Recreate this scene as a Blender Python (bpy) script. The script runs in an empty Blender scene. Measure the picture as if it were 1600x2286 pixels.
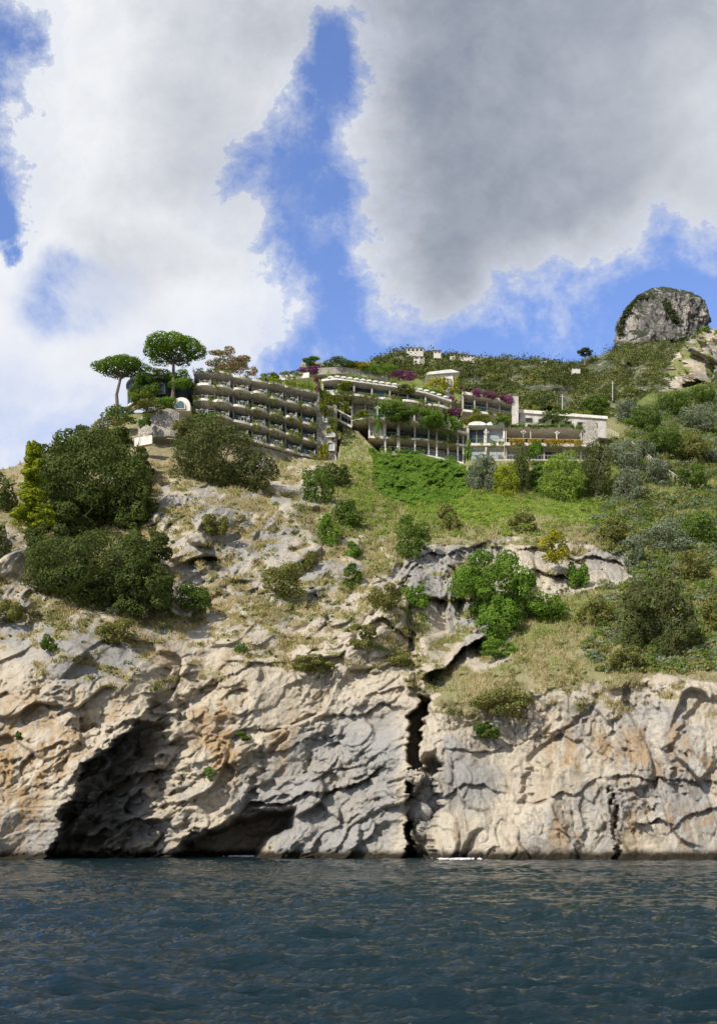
import bpy, math, random
import numpy as np
from mathutils import Vector
rng=np.random.default_rng(11); random.seed(11)
C=bpy.context.scene.collection
FP=2333.; HY=1868.; CZ=2.5
def P(px,py,Y): return Vector(((px-800)/FP*Y, Y, CZ+(HY-py)/FP*Y))
def PA(px,py,Y): return np.stack([(px-800)/FP*Y, Y+0*px, CZ+(HY-py)/FP*Y],-1)
def ss(a,b,x):
    t=np.clip((x-a)/(b-a),0,1); return t*t*(3-2*t)
# ---------------------------------------------------------------- noise
T=[rng.random((256,256)) for _ in range(8)]
def vn(x,y,s=0):
    x=x+17.3*s; y=y+9.7*s
    xi=np.floor(x).astype(int); yi=np.floor(y).astype(int); fx=x-xi; fy=y-yi
    fx=fx*fx*(3-2*fx); fy=fy*fy*(3-2*fy); t=T[s%8]
    a=t[xi&255,yi&255]; b=t[(xi+1)&255,yi&255]; c=t[xi&255,(yi+1)&255]; d=t[(xi+1)&255,(yi+1)&255]
    return ((a*(1-fx)+b*fx)*(1-fy)+(c*(1-fx)+d*fx)*fy)*2-1
def fbm(x,y,o=4,s=0,g=.5):
    r=0;a=1;t=0
    for i in range(o):
        r=r+a*vn(x,y,s+i); t+=a; a*=g; x=x*2.03+5; y=y*2.03+3
    return r/t*1.4
def facet(x,y,s=0,k=1.0,sharp=22.,off=.55):
    xi=np.floor(x).astype(int); yi=np.floor(y).astype(int); num=0; den=0
    for dx in(-1,0,1):
        for dy in(-1,0,1):
            cx=(xi+dx+s*31)&255; cy=(yi+dy+s*57)&255
            ox=x-(xi+dx+T[0][cx,cy]); oy=y-(yi+dy+T[1][cx,cy])
            v=off*(T[2][cx,cy]*2-1)+k*((T[3][cx,cy]*2-1)*ox+(T[4][cx,cy]*2-1)*oy)*1.6
            w=np.exp(-sharp*(ox*ox+oy*oy)); num=num+w*v; den=den+w
    return num/(den+1e-14)
# ---------------------------------------------------------------- objects
def rootloc(o):
    v=Vector((0,0,0))
    while o is not None: v+=o.location; o=o.parent
    return v
def tag(o,label=None,cat=None,group=None,kind=None):
    if label: o['label']=label
    if cat: o['category']=cat
    if group: o['group']=group
    if kind: o['kind']=kind
    return o
def empty(name,loc,label,cat,group=None):
    o=bpy.data.objects.new(name,None); C.objects.link(o); o.location=loc; o.empty_display_size=.5
    return tag(o,label,cat,group)
def npmesh(name,V,Fa,mat,parent=None,loc=None,smooth=False,attrs=None):
    V=np.asarray(V,dtype=np.float64)
    off=np.array(rootloc(parent)) if parent is not None else (np.array(loc) if loc is not None else np.zeros(3))
    me=bpy.data.meshes.new(name); V=V-off
    me.vertices.add(len(V)); me.vertices.foreach_set('co',V.astype(np.float32).ravel())
    k=Fa.shape[1]; m=len(Fa); me.loops.add(m*k); me.loops.foreach_set('vertex_index',Fa.astype(np.int32).ravel())
    me.polygons.add(m); me.polygons.foreach_set('loop_start',np.arange(0,m*k,k,dtype=np.int32))
    me.polygons.foreach_set('use_smooth',np.full(m,smooth))
    me.update(calc_edges=True)
    if attrs:
        for an,av in attrs.items():
            a=me.attributes.new(an,'FLOAT','POINT'); a.data.foreach_set('value',av.astype(np.float32).ravel())
    me.materials.append(mat)
    o=bpy.data.objects.new(name,me); C.objects.link(o)
    if parent is not None: o.parent=parent
    elif loc is not None: o.location=loc
    return o
class G:
    def __init__(s): s.v=[]; s.f=[]
    def loft(s,secs,caps=True):
        k=len(secs[0]); b=len(s.v)
        for c in secs: s.v+= [tuple(p) for p in c]
        for i in range(len(secs)-1):
            for j in range(k):
                a=b+i*k; j2=(j+1)%k
                s.f.append((a+j,a+j2,a+k+j2,a+k+j))
        if caps:
            s.f.append(tuple(b+j for j in reversed(range(k)))); e=b+(len(secs)-1)*k
            s.f.append(tuple(e+j for j in range(k)))
    def ex(s,q,vec):
        vec=Vector(vec); s.loft([[Vector(p) for p in q],[Vector(p)+vec for p in q]])
    def box(s,c,sz,rz=0):
        hx,hy,hz=[a/2 for a in sz]; co,si=math.cos(rz),math.sin(rz)
        def t(x,y,z): return (c[0]+x*co-y*si,c[1]+x*si+y*co,c[2]+z)
        s.loft([[t(-hx,-hy,-hz),t(hx,-hy,-hz),t(hx,hy,-hz),t(-hx,hy,-hz)],[t(-hx,-hy,hz),t(hx,-hy,hz),t(hx,hy,hz),t(-hx,hy,hz)]])
    def tube(s,pts,rads,n=6):
        secs=[]
        for i,p in enumerate(pts):
            p=Vector(p); d=(Vector(pts[min(i+1,len(pts)-1)])-Vector(pts[max(i-1,0)])).normalized()
            u=d.cross(Vector((0,1,0.13))).normalized(); w=d.cross(u)
            r=rads[i] if hasattr(rads,'__len__') else rads
            secs.append([p+u*r*math.cos(6.2832*j/n)+w*r*math.sin(6.2832*j/n) for j in range(n)])
        s.loft(secs)
    def ball(s,c,r,n=8,m=5):
        secs=[]
        for i in range(m+1):
            a=math.pi*(i/m*.96+.02); z=-math.cos(a)*r; rr=math.sin(a)*r
            secs.append([(c[0]+rr*math.cos(6.2832*j/n),c[1]+rr*math.sin(6.2832*j/n),c[2]+z) for j in range(n)])
        s.loft(secs)
    def build(s,name,mat,parent=None,loc=None,smooth=False):
        off=rootloc(parent) if parent is not None else (Vector(loc) if loc is not None else Vector((0,0,0)))
        me=bpy.data.meshes.new(name); me.from_pydata([(a[0]-off.x,a[1]-off.y,a[2]-off.z) for a in s.v],[],s.f)
        me.update(); me.materials.append(mat)
        me.polygons.foreach_set('use_smooth',np.full(len(me.polygons),smooth))
        o=bpy.data.objects.new(name,me); C.objects.link(o)
        if parent is not None: o.parent=parent
        elif loc is not None: o.location=loc
        return o
# ---------------------------------------------------------------- materials
def newmat(name):
    m=bpy.data.materials.new(name); m.use_nodes=True; m.node_tree.nodes.clear(); return m,m.node_tree
def N(nt,t,ins=None,**pr):
    nd=nt.nodes.new(t)
    for k,v in pr.items(): setattr(nd,k,v)
    for k,v in (ins or {}).items():
        s=nd.inputs[k]
        if isinstance(v,bpy.types.NodeSocket): nt.links.new(v,s)
        elif isinstance(v,bpy.types.Node): nt.links.new(v.outputs[0],s)
        else:
            if s.type=='RGBA' and len(v)==3: v=(*v,1)
            s.default_value=v
    return nd
def M_(nt,op,a,b=0.,c=0.,clamp=False):
    return N(nt,'ShaderNodeMath',{0:a,1:b,2:c},operation=op,use_clamp=clamp).outputs[0]
def mix(nt,f,a,b,bt='MIX'):
    n=N(nt,'ShaderNodeMix',{},data_type='RGBA',blend_type=bt)
    for i,v in((0,f),(6,a),(7,b)):
        s=n.inputs[i]
        if isinstance(v,bpy.types.NodeSocket): nt.links.new(v,s)
        else: s.default_value=(*v,1) if i>0 and len(v)==3 else v
    return n.outputs[2]
def noise(nt,vec,scale,detail=4,rough=.55,dist=0):
    return N(nt,'ShaderNodeTexNoise',{'Vector':vec,'Scale':scale,'Detail':detail,'Roughness':rough,'Distortion':dist}).outputs[0]
def mr(nt,v,a,b,c=0.,d=1.):
    return N(nt,'ShaderNodeMapRange',{0:v,1:a,2:b,3:c,4:d},interpolation_type='SMOOTHSTEP').outputs[0]
def mapping(nt,vec,sc,rot=(0,0,0)):
    return N(nt,'ShaderNodeMapping',{'Vector':vec,'Scale':sc,'Rotation':rot}).outputs[0]
def finish(nt,col,rough=.8,bump=None,bs=.5,bd=.1,**kw):
    ins={'Base Color':col,'Roughness':rough}; ins.update(kw)
    p=N(nt,'ShaderNodeBsdfPrincipled',ins)
    if bump is not None:
        nt.links.new(N(nt,'ShaderNodeBump',{'Height':bump,'Strength':bs,'Distance':bd}).outputs[0],p.inputs['Normal'])
    N(nt,'ShaderNodeOutputMaterial',{'Surface':p})
    return p
def simple(name,c1,c2,scale=1.,rough=.8,bd=.03,**kw):
    m,nt=newmat(name); tc=N(nt,'ShaderNodeTexCoord').outputs['Object']
    n=noise(nt,tc,scale,6,.6); n2=noise(nt,mapping(nt,tc,(scale*2,scale*2,scale*.3)),1.,5,.6)
    col=mix(nt,mr(nt,n,.35,.65),c1,c2)
    col=mix(nt,mr(nt,n2,.5,.75,0,.35),col,tuple(a*.35 for a in c1))
    finish(nt,col,rough,n,.4,bd,**kw); return m
def leafmat(name,dark,light,alt=None,altp=.15,transl=.25):
    m,nt=newmat(name); tc=N(nt,'ShaderNodeTexCoord').outputs['Object']
    r=N(nt,'ShaderNodeNewGeometry').outputs['Random Per Island']
    n=noise(nt,tc,.45,3,.6)
    f=M_(nt,'ADD',M_(nt,'MULTIPLY',r,.5),mr(nt,n,.32,.68,0,.6))
    col=mix(nt,M_(nt,'MINIMUM',f,1.),dark,light)
    if alt:
        k=M_(nt,'FRACT',M_(nt,'MULTIPLY',r,37.7)); k=M_(nt,'LESS_THAN',k,altp)
        col=mix(nt,k,col,alt)
    d=N(nt,'ShaderNodeBsdfDiffuse',{'Color':col,'Roughness':.5}); t=N(nt,'ShaderNodeBsdfTranslucent',{'Color':mix(nt,.5,col,(light[0]*1.3,light[1]*1.4,light[2]))})
    s=N(nt,'ShaderNodeMixShader',{0:transl,1:d.outputs[0],2:t.outputs[0]})
    N(nt,'ShaderNodeOutputMaterial',{'Surface':s}); return m
LM=dict(
 oak=leafmat('holm_oak_leaves',(.036,.053,.016),(.15,.185,.05)),
 pine=leafmat('stone_pine_needles',(.05,.11,.014),(.19,.30,.035)),
 ypine=leafmat('pale_pine_needles',(.11,.15,.014),(.38,.42,.04)),
 ivy=leafmat('ivy_leaves',(.055,.12,.014),(.21,.33,.05)),
 green=leafmat('green_leaves',(.045,.085,.018),(.17,.24,.045)),
 olive=leafmat('olive_leaves',(.085,.11,.06),(.29,.32,.20)),
 brown=leafmat('brown_green_leaves',(.042,.055,.020),(.17,.19,.062),(.17,.12,.06),.06),
 hill=leafmat('hill_oak_leaves',(.030,.042,.015),(.095,.115,.040)),
 scrub=leafmat('scrub_leaves',(.08,.095,.022),(.27,.27,.075),(.30,.24,.10),.12),
 lawn=leafmat('ground_cover_leaves',(.11,.19,.022),(.29,.40,.06),(.40,.35,.12),.12),
 dry=leafmat('dry_grass_blades',(.30,.24,.11),(.65,.53,.29),(.22,.22,.07),.18),
 reed=leafmat('green_grass_blades',(.14,.20,.035),(.36,.43,.10),(.50,.42,.18),.27),
 yel=leafmat('yellow_leaves',(.22,.19,.02),(.54,.47,.04),(.10,.16,.03),.3),
 mag=leafmat('magenta_flowers',(.18,.03,.12),(.42,.08,.32),(.08,.13,.03),.42),
 pink=leafmat('pink_flowers_and_leaves',(.10,.13,.04),(.24,.28,.08),(.66,.26,.24),.26),
 orange=leafmat('orange_flowers',(.40,.18,.02),(.75,.48,.04),(.10,.16,.03),.35),
 vine=leafmat('vine_leaves',(.06,.10,.016),(.27,.32,.045),(.32,.14,.04),.08),
)
bark=simple('bark',(.10,.075,.055),(.17,.13,.10),3)
plaster=simple('weathered_plaster',(.60,.55,.46),(.80,.74,.64),.7,bd=.02)
shadep=simple('shade_darkened_plaster',(.28,.25,.20),(.42,.38,.31),.7,bd=.02)  # darker plaster copy; recess shade put into its colour, also on parapet and arch
concrete=simple('weathered_concrete',(.40,.37,.32),(.56,.52,.45),.8)
white=simple('white_plaster',(.62,.60,.54),(.76,.74,.68),.8,bd=.01)
whitem=simple('white_metal',(.6,.6,.58),(.72,.72,.70),2,.4,0)
greenm=simple('dark_green_frame',(.02,.055,.045),(.03,.08,.06),2,.4,0)
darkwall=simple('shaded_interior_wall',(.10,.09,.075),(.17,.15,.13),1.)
grille=simple('railing_metal',(.10,.14,.13),(.18,.23,.21),2,.45,0)
canvas=simple('cream_canvas',(.55,.50,.40),(.68,.63,.52),.6,bd=.01)
terracotta=simple('terracotta',(.36,.18,.10),(.45,.27,.17),3)
woodm=simple('old_wood',(.12,.08,.05),(.2,.14,.09),3)
farwall=simple('far_house_plaster',(.46,.43,.36),(.60,.56,.48),.3)
def glassmat(name,col,rough=.08,sp=.5):
    m,nt=newmat(name); finish(nt,col,rough,**{'IOR':1.5,'Specular IOR Level':sp}); return m
glass=glassmat('dark_window_glass',(.025,.038,.042),.12,.5); tglass=glassmat('teal_window_glass',(.06,.13,.14),.2,.5); cglass=glassmat('curtained_window_glass',(.34,.37,.36),.3,.3)
def stonewall():
    m,nt=newmat('rubble_stone_wall'); tc=N(nt,'ShaderNodeTexCoord').outputs['Object']
    v=N(nt,'ShaderNodeTexVoronoi',{'Vector':tc,'Scale':2.6}); e=N(nt,'ShaderNodeTexVoronoi',{'Vector':tc,'Scale':2.6},feature='DISTANCE_TO_EDGE')
    col=mix(nt,N(nt,'ShaderNodeSeparateColor',{0:v.outputs['Color']}).outputs[0],(.28,.25,.20),(.50,.45,.37))
    col=mix(nt,mr(nt,e.outputs[0],0,.09,1,0),col,(.10,.09,.07)); finish(nt,col,.9,e.outputs[0],.8,.1); return m
stone=stonewall()
# ---------------------------------------------------------------- terrain depth (metres from the boat) over view columns
K={-420:[(1960,112),(1600,116),(1400,124),(1250,140),(1050,165),(800,230)],
 0:[(1960,114),(1500,119),(1350,127),(1200,140),(1050,168),(800,230)],
 150:[(1960,114),(1450,118),(1350,127),(1200,148),(970,178),(800,220)],
 330:[(1960,118),(1500,121),(1380,128),(1150,150),(1000,172),(915,186),(800,200)],
 450:[(1960,121),(1700,123),(1450,127),(1390,132),(1290,139),(1150,146),(1110,151),(1060,166),(970,182),(840,200)],
 650:[(1960,121),(1500,127),(1370,134),(1290,143),(1140,155),(1060,182),(1030,190),(820,208)],
 740:[(1960,121),(1500,127),(1370,134),(1140,160),(1060,180),(1030,188),(940,201),(800,215)],
 850:[(1960,120),(1550,125),(1370,132),(1250,148),(1095,178),(1010,193),(940,204),(800,225)],
 1000:[(1960,118),(1560,122),(1500,129),(1440,138),(1230,150),(1180,158),(1095,186),(1035,193),(900,215),(800,240)],
 1250:[(1960,117),(1540,121),(1440,132),(1330,147),(1250,152),(1205,154),(1125,180),(1105,188),(1030,193),(950,214),(880,240)],
 1450:[(1960,116),(1520,120),(1420,132),(1250,155),(1150,180),(1020,205),(950,230),(860,270)],
 1600:[(1960,115),(1520,119),(1400,132),(1250,158),(1100,195),(950,250),(850,300)],
 2050:[(1960,114),(1500,118),(1400,130),(1250,156),(1100,190),(950,240),(850,290)]}
GX=np.arange(-400,2021,2.5); GY=np.arange(1955,795,-2.2)
px,py=np.meshgrid(GX,GY)
ks=sorted(K); cols=np.array([np.interp(-GY,[-a for a,b in K[k]],[b for a,b in K[k]]) for k in ks])
D=np.empty_like(px)
for j in range(len(GY)): D[j]=np.interp(GX,ks,cols[:,j])
def blur(A,n):
    for ax in (0,1):
        for _ in range(2):
            pad=[(0,0),(0,0)]; pad[ax]=(n,n); B=np.pad(A,pad,mode='edge'); c=np.cumsum(np.insert(B,0,0,axis=ax),axis=ax)
            sl=[slice(None)]*2; s2=[slice(None)]*2; w=2*n+1; sl[ax]=slice(w,None); s2[ax]=slice(None,-w)
            A=(c[tuple(sl)]-c[tuple(s2)])/w
    return A
D=blur(D,5)
def ip(x,pts): return np.interp(x,[a for a,b in pts],[b for a,b in pts])
def sdpoly(X,Y,poly):
    d=np.full(X.shape,1e12); ins=np.zeros(X.shape,bool); n=len(poly)
    for i in range(n):
        ax,ay=poly[i]; bx,by=poly[(i+1)%n]; ex,ey=bx-ax,by-ay
        t=np.clip(((X-ax)*ex+(Y-ay)*ey)/(ex*ex+ey*ey+1e-9),0,1)
        d=np.minimum(d,(X-ax-t*ex)**2+(Y-ay-t*ey)**2)
        if ay!=by: ins^=((ay>Y)!=(by>Y))&(X<(bx-ax)*(Y-ay)/(by-ay)+ax)
    return np.where(ins,-np.sqrt(d),np.sqrt(d))
warp=fbm(px/90,py/90,4,2)*30; warp2=fbm(px/30,py/30,4,5)*18
cl=ip(GX,[(-400,1300),(0,1345),(150,1395),(330,1415),(420,1400),(600,1385),(780,1360),(890,1345),(935,1470),(960,1540),(1040,1590),(1110,1600),(1200,1565),(1330,1540),(1430,1520),(1600,1508),(2020,1500)])[None,:]
rock=ss(-26,26,py-cl+warp*1.3+warp2*1.3)
def addrock(poly,w=16,amt=1.,wk=.6):
    global rock
    rock=np.maximum(rock,amt*ss(w,-w,sdpoly(px,py,poly)+(warp+warp2)*wk))
addrock([(345,1150),(400,1090),(450,1090),(520,1110),(590,1120),(660,1160),(690,1240),(660,1320),(560,1345),(480,1300),(400,1310),(355,1230)],20,.92,1.2)
addrock([(540,1000),(700,1020),(712,1050),(715,1110),(640,1140),(600,1090),(560,1070)],8,1,.3)
addrock([(950,1222),(1100,1208),(1200,1200),(1290,1212),(1400,1245),(1415,1295),(1330,1315),(1200,1345),(1060,1310),(960,1290),(900,1320),(875,1260)],8,1,.4)
addrock([(870,1280),(1000,1300),(1100,1380),(1150,1440),(1130,1480),(1040,1500),(950,1490),(930,1420),(900,1360)],10,1,.5)
addrock([(-60,1170),(45,1175),(65,1230),(30,1330),(-80,1340)],12,1,.6)
rn0=fbm(px/40,py/30,6,4,.6)
mixz=ss(70,-60,sdpoly(px,py,[(-400,1250),(330,1330),(360,1060),(710,1050),(800,1180),(900,1250),(900,1400),(420,1440),(-400,1440)]))
rock=np.maximum(rock,mixz*ss(-.18,.04,rn0)*.95)
rock=rock*(1-.9*mixz*ss(.06,.26,fbm(px/26,py/15,5,6,.6)-.08))
patch=ss(.18,.36,fbm(px/50,py/18,6,1,.6))*ss(1760,1500,py)
# features
def crease(line,amp,wa,wb,t=30):
    global D
    x0,x1=line[0][0],line[-1][0]; ly=ip(GX,line)[None,:]+fbm(px/40,py*0+3,5,3)*13
    s=py-ly; win=ss(x0-t,x0+t,px)*ss(x1+t,x1-t,px)*(.65+.5*fbm(px/30,py*0+8,3,1))
    D=D+win*np.where(s<0,-amp*.35*np.exp(-(s/wa)**2),amp*np.exp(-s/wb)*.9)
xl=ip(GY,[(795,345),(1530,352),(1570,335),(1620,300),(1660,245),(1720,178),(1800,138),(1900,108),(1955,95)][::1])[:,None]+fbm(px*0+2,py/34,6,1,.6)*24
amp=ip(GY,[(1540,0),(1580,3),(1640,7),(1740,12),(1955,15)])[:,None]
s=px-xl
xr=ip(GY,[(795,400),(1560,400),(1700,420),(1820,450),(1955,500)])[:,None]+fbm(px*0+4,py/40,5,2)*30
cavein=np.where(s>0,np.clip((xr-px)/(xr-xl),0,1),0)*ss(1560,1640,py)
D=D+np.where(s>0,amp*(1-np.exp(-s/4))*np.clip((xr-px)/(xr-xl),0,1)**.9,-1.5*np.exp(-(s/50)**2)*ss(1500,1600,py))
D=D+cavein**.5*(2.6*facet(px/60+3,py/34+px/90,6,1.3,60)+1.2*facet(px/24+3,py/15+px/50,7,1.3,60))
crease([(170,1800),(240,1760),(300,1730),(370,1720)],4.,20,34)
crease([(150,1880),(220,1850),(300,1830),(360,1835)],4.,20,40)
lc=ss(12,-14,sdpoly(px,py,[(390,1930),(415,1888),(470,1858),(530,1832),(590,1818),(650,1812),(645,1845),(592,1875),(555,1930)])+warp2*.4)
D=D+lc*15
crease([(400,1876),(470,1848),(560,1818),(650,1802)],3.,16,14)
crease([(470,1850),(560,1800),(650,1785),(740,1765),(850,1722)],3.2,30,20)
crease([(420,1740),(520,1700),(640,1668),(760,1640)],1.0,30,24)
crease([(560,1640),(700,1600),(800,1590),(900,1570)],1.2,30,22)
crease([(640,1742),(740,1720),(850,1690)],1.1,22,16)
crease([(400,1560),(520,1500),(640,1470)],1.0,30,26)
crease([(780,1395),(860,1388),(930,1420)],1.8,16,20,14)
crease([(950,1500),(1000,1474),(1030,1448),(1060,1434),(1105,1436)],10,16,30,10)
crease([(880,1262),(960,1228),(1060,1222),(1130,1228)],1.2,14,40)
crease([(1150,1222),(1230,1230),(1300,1238),(1410,1262)],2.2,16,55)
crease([(1190,1275),(1240,1288),(1300,1284)],3.,18,24)
crease([(930,1330),(990,1325),(1040,1340)],3,20,30)
crease([(1000,1660),(1080,1690),(1180,1650),(1300,1640)],.8,30,26)
crease([(980,1770),(1040,1750),(1120,1775)],1.0,24,14)
crease([(1130,1760),(1190,1800),(1260,1770),(1350,1735)],.9,20,20)
crease([(1360,1740),(1400,1725),(1500,1750),(1600,1740)],1.3,24,26)
crease([(1490,1870),(1540,1820),(1620,1790)],1.3,20,16)
crease([(1420,1840),(1460,1830),(1500,1850)],1.4,14,14,10)
def fissure(line,w,amp,wob=10,edge=.3):
    global D
    ys=[a for a,b in line]; lx=ip(GY,line)[:,None]+fbm(px*0+7,py/30,5,6)*wob+facet(px*0+3,py/16,2,1.4,80)*wob*.7
    ww=(ip(GY,w) if hasattr(w,'__len__') else np.full(len(GY),w))[:,None]*(1+.3*fbm(px*0+1,py/14,4,3))
    win=ss(ys[0]-14,ys[0]+14,py)*ss(ys[-1]+14,ys[-1]-14,py)
    D=D+win*amp*ss(1,edge,np.abs(px-lx)/ww)
fissure([(1560,945),(1600,930),(1680,926),(1760,918),(1960,912)],[(1560,15),(1600,22),(1680,16),(1740,10),(1860,8),(1960,13)],10,9,.55)
fissure([(1690,962),(1760,952),(1860,945),(1960,935)],[(1690,20),(1780,34),(1960,26)],5)
fissure([(1760,1360),(1830,1374),(1960,1378)],[(1760,4),(1960,9)],1.8)
fissure([(1640,640),(1700,590),(1780,560)],14,1.1)
fissure([(1540,1345),(1600,1300),(1690,1190),(1800,1170)],14,.9)
fissure([(1560,1560),(1680,1500),(1780,1520)],14,.9)
fissure([(1280,905),(1400,915),(1560,935)],[(1280,8),(1400,11),(1560,20)],2.2)
# noise displacement
u=px/19.4; v=py/19.4
def rot(a): 
    c,s_=math.cos(a),math.sin(a); return u*c-v*s_, u*s_+v*c
wx=fbm(u/5,v/5,6,1,.5)*.6; wy=fbm(u/5,v/5,6,4,.5)*.6
a1,b1=rot(math.radians(30)); a2,b2=rot(math.radians(-74))
def rockn(a,b):
    a=a+wx; b=b+wy
    big=1.4*fbm(a/16,b/11,2,0)+1.3*facet(a/9,b/5.4,1,1.5,90,.45)
    sel=ss(-.2,.4,fbm(u/6,v/5,3,6))
    return big+(.25+.42*sel)*facet(a/4.0,b/2.2,2,1.5,100,.42)+(.08+.26*sel)*facet(a/1.7,b/1.0,3,1.4,90,.5)+(.05+.11*sel)*facet(a/.7,b/.45,4,1.3,60,.6)+.05*fbm(a/1.,b/.6,4,3,.6)
nL=rockn(a1,b1); nR=rockn(a2,b2)
wR=ss(880,960,px+warp); rn=nL*(1-wR)+nR*wR
soft=1.6*fbm(u/10,v/8,4,6)+.45*fbm(u/1.6,v/1.2,3,2)+.4*facet(u/2.5,v/1.8,5,1.2,40)
Rb=blur(rock,2); D=D+rn*Rb*1.05+soft*(1-Rb)
D=np.where(py<1400,D+rn*Rb*.9*ss(1400,1360,py),D)
# keep the hotel footprint clear
base=ip(GX,[(400,925),(430,950),(500,975),(708,1028),(752,1028),(765,950),(800,962),(845,1010),(940,1015),(1035,1036),(1045,1027),(1340,1027),(1360,985),(1380,960)])[None,:]
yf=ip(GX,[(400,183),(500,184.5),(600,188),(710,194),(760,198),(850,199),(1035,201),(1340,202)])[None,:]
win=ss(425,440,px)*ss(1350,1335,px)*ss(2,-3,py-base)
D=np.where(win>0,np.maximum(D,(yf+6)*win+D*(1-win)),D)
win2=(px>425)&(px<1345)&(py>=base)&(py<base+60)
D=np.where(win2,np.minimum(D,yf-1.0+0*D),D)
# grass masks
green=ss(60,-60,sdpoly(px,py,[(740,1040),(840,1010),(1045,1030),(1345,1015),(1500,1090),(1450,1190),(1200,1185),(900,1190),(760,1160)])+warp)
green=np.maximum(green,ss(1340,1460,px+warp)*ss(1420,1240,py)*.85)
green=np.maximum(green,ss(60,-30,sdpoly(px,py,[(1180,1290),(1400,1270),(1400,1400),(1180,1440),(900,1390),(920,1320)])+warp)*.7)
green=np.maximum(green,ss(700,840,px)*.22+ .22*ss(-.1,.5,fbm(px/70,py/50,4,3)))
green=np.maximum(green,ss(980,900,py)*.9)
green=np.clip(green-.75*ss(60,-30,sdpoly(px,py,[(760,950),(850,1010),(880,1060),(840,1120),(780,1100),(752,1030)]))-.4*ss(40,-40,sdpoly(px,py,[(1120,1180),(1200,1130),(1400,1150),(1330,1195)])+warp),0,1)
def reg(poly,k): return ss(40,-60,sdpoly(px,py,poly)+warp)*k
ochre=reg([(0,1560),(150,1540),(330,1580),(130,1800),(90,1900),(-100,1900),(-100,1560)],1.)
for pl,k in [([(420,1520),(560,1520),(680,1600),(640,1720),(430,1780)],1.),([(1000,1800),(1400,1790),(1600,1800),(1700,1900),(1000,1900)],.9),([(1180,1620),(1700,1560),(1700,1760),(1240,1760)],.9),([(330,1440),(560,1430),(520,1500),(380,1560)],.7)]: ochre=np.maximum(ochre,reg(pl,k))
greyr=np.maximum.reduce([reg([(620,1640),(900,1560),(910,1890),(640,1890),(480,1850)],.9),reg([(960,1600),(1150,1600),(1120,1790),(960,1800)],.9),reg([(1150,1560),(1350,1560),(1300,1650),(1150,1640)],.7),reg([(1480,1800),(1700,1780),(1700,1930),(1480,1930)],.9),reg([(0,1400),(330,1430),(320,1540),(0,1520)],.6),reg([(340,1080),(720,1000),(760,1300),(340,1320)],.6),reg([(870,1200),(1420,1200),(1420,1500),(870,1500)],.5),cavein*.8])
veg=np.clip(1-rock,0,1); veg=np.maximum(veg,patch*.85*ss(cl+0*px+300,cl+0*px,py))
SK=[(-400,1060),(0,1047),(30,1042),(100,1005),(200,968),(280,925),(330,915),(420,890),(480,850),(640,838),(700,818),(800,812),(900,832),(1010,872),(1150,916),(1300,936),(1360,930),(1450,880),(1600,850),(2020,825)]
sk=ip(GX,SK)[None,:]+fbm(px/35,px*0+1,4,2)*5
over=np.maximum(sk-py,0); pyc=np.maximum(py,sk)
rowi=np.clip(((GY[0]-sk)/2.2).astype(int),0,len(GY)-1); Dsk=np.take_along_axis(D,np.broadcast_to(rowi,D.shape),0)
Duse=np.where(over>0,Dsk,D); V=PA(px,pyc,Duse)
V[...,1]+=over*.6; V[...,2]-=over*.35
nr,nc=px.shape; idx=np.arange(nr*nc).reshape(nr,nc)
Fq=np.stack([idx[:-1,:-1],idx[:-1,1:],idx[1:,1:],idx[1:,:-1]],-1).reshape(-1,4)
def Dat(x,y):
    x=np.asarray(x,float); y=np.asarray(y,float)
    fx=np.clip((x-GX[0])/2.5,0,nc-1.001); fy=np.clip((GY[0]-y)/2.2,0,nr-1.001)
    i=fx.astype(int); j=fy.astype(int); a=fx-i; b=fy-j
    return (D[j,i]*(1-a)+D[j,i+1]*a)*(1-b)+(D[j+1,i]*(1-a)+D[j+1,i+1]*a)*b
def Sat(A,x,y): return A[np.clip(((GY[0]-y)/2.2).astype(int),0,nr-1),np.clip(((x-GX[0])/2.5).astype(int),0,nc-1)]
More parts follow.
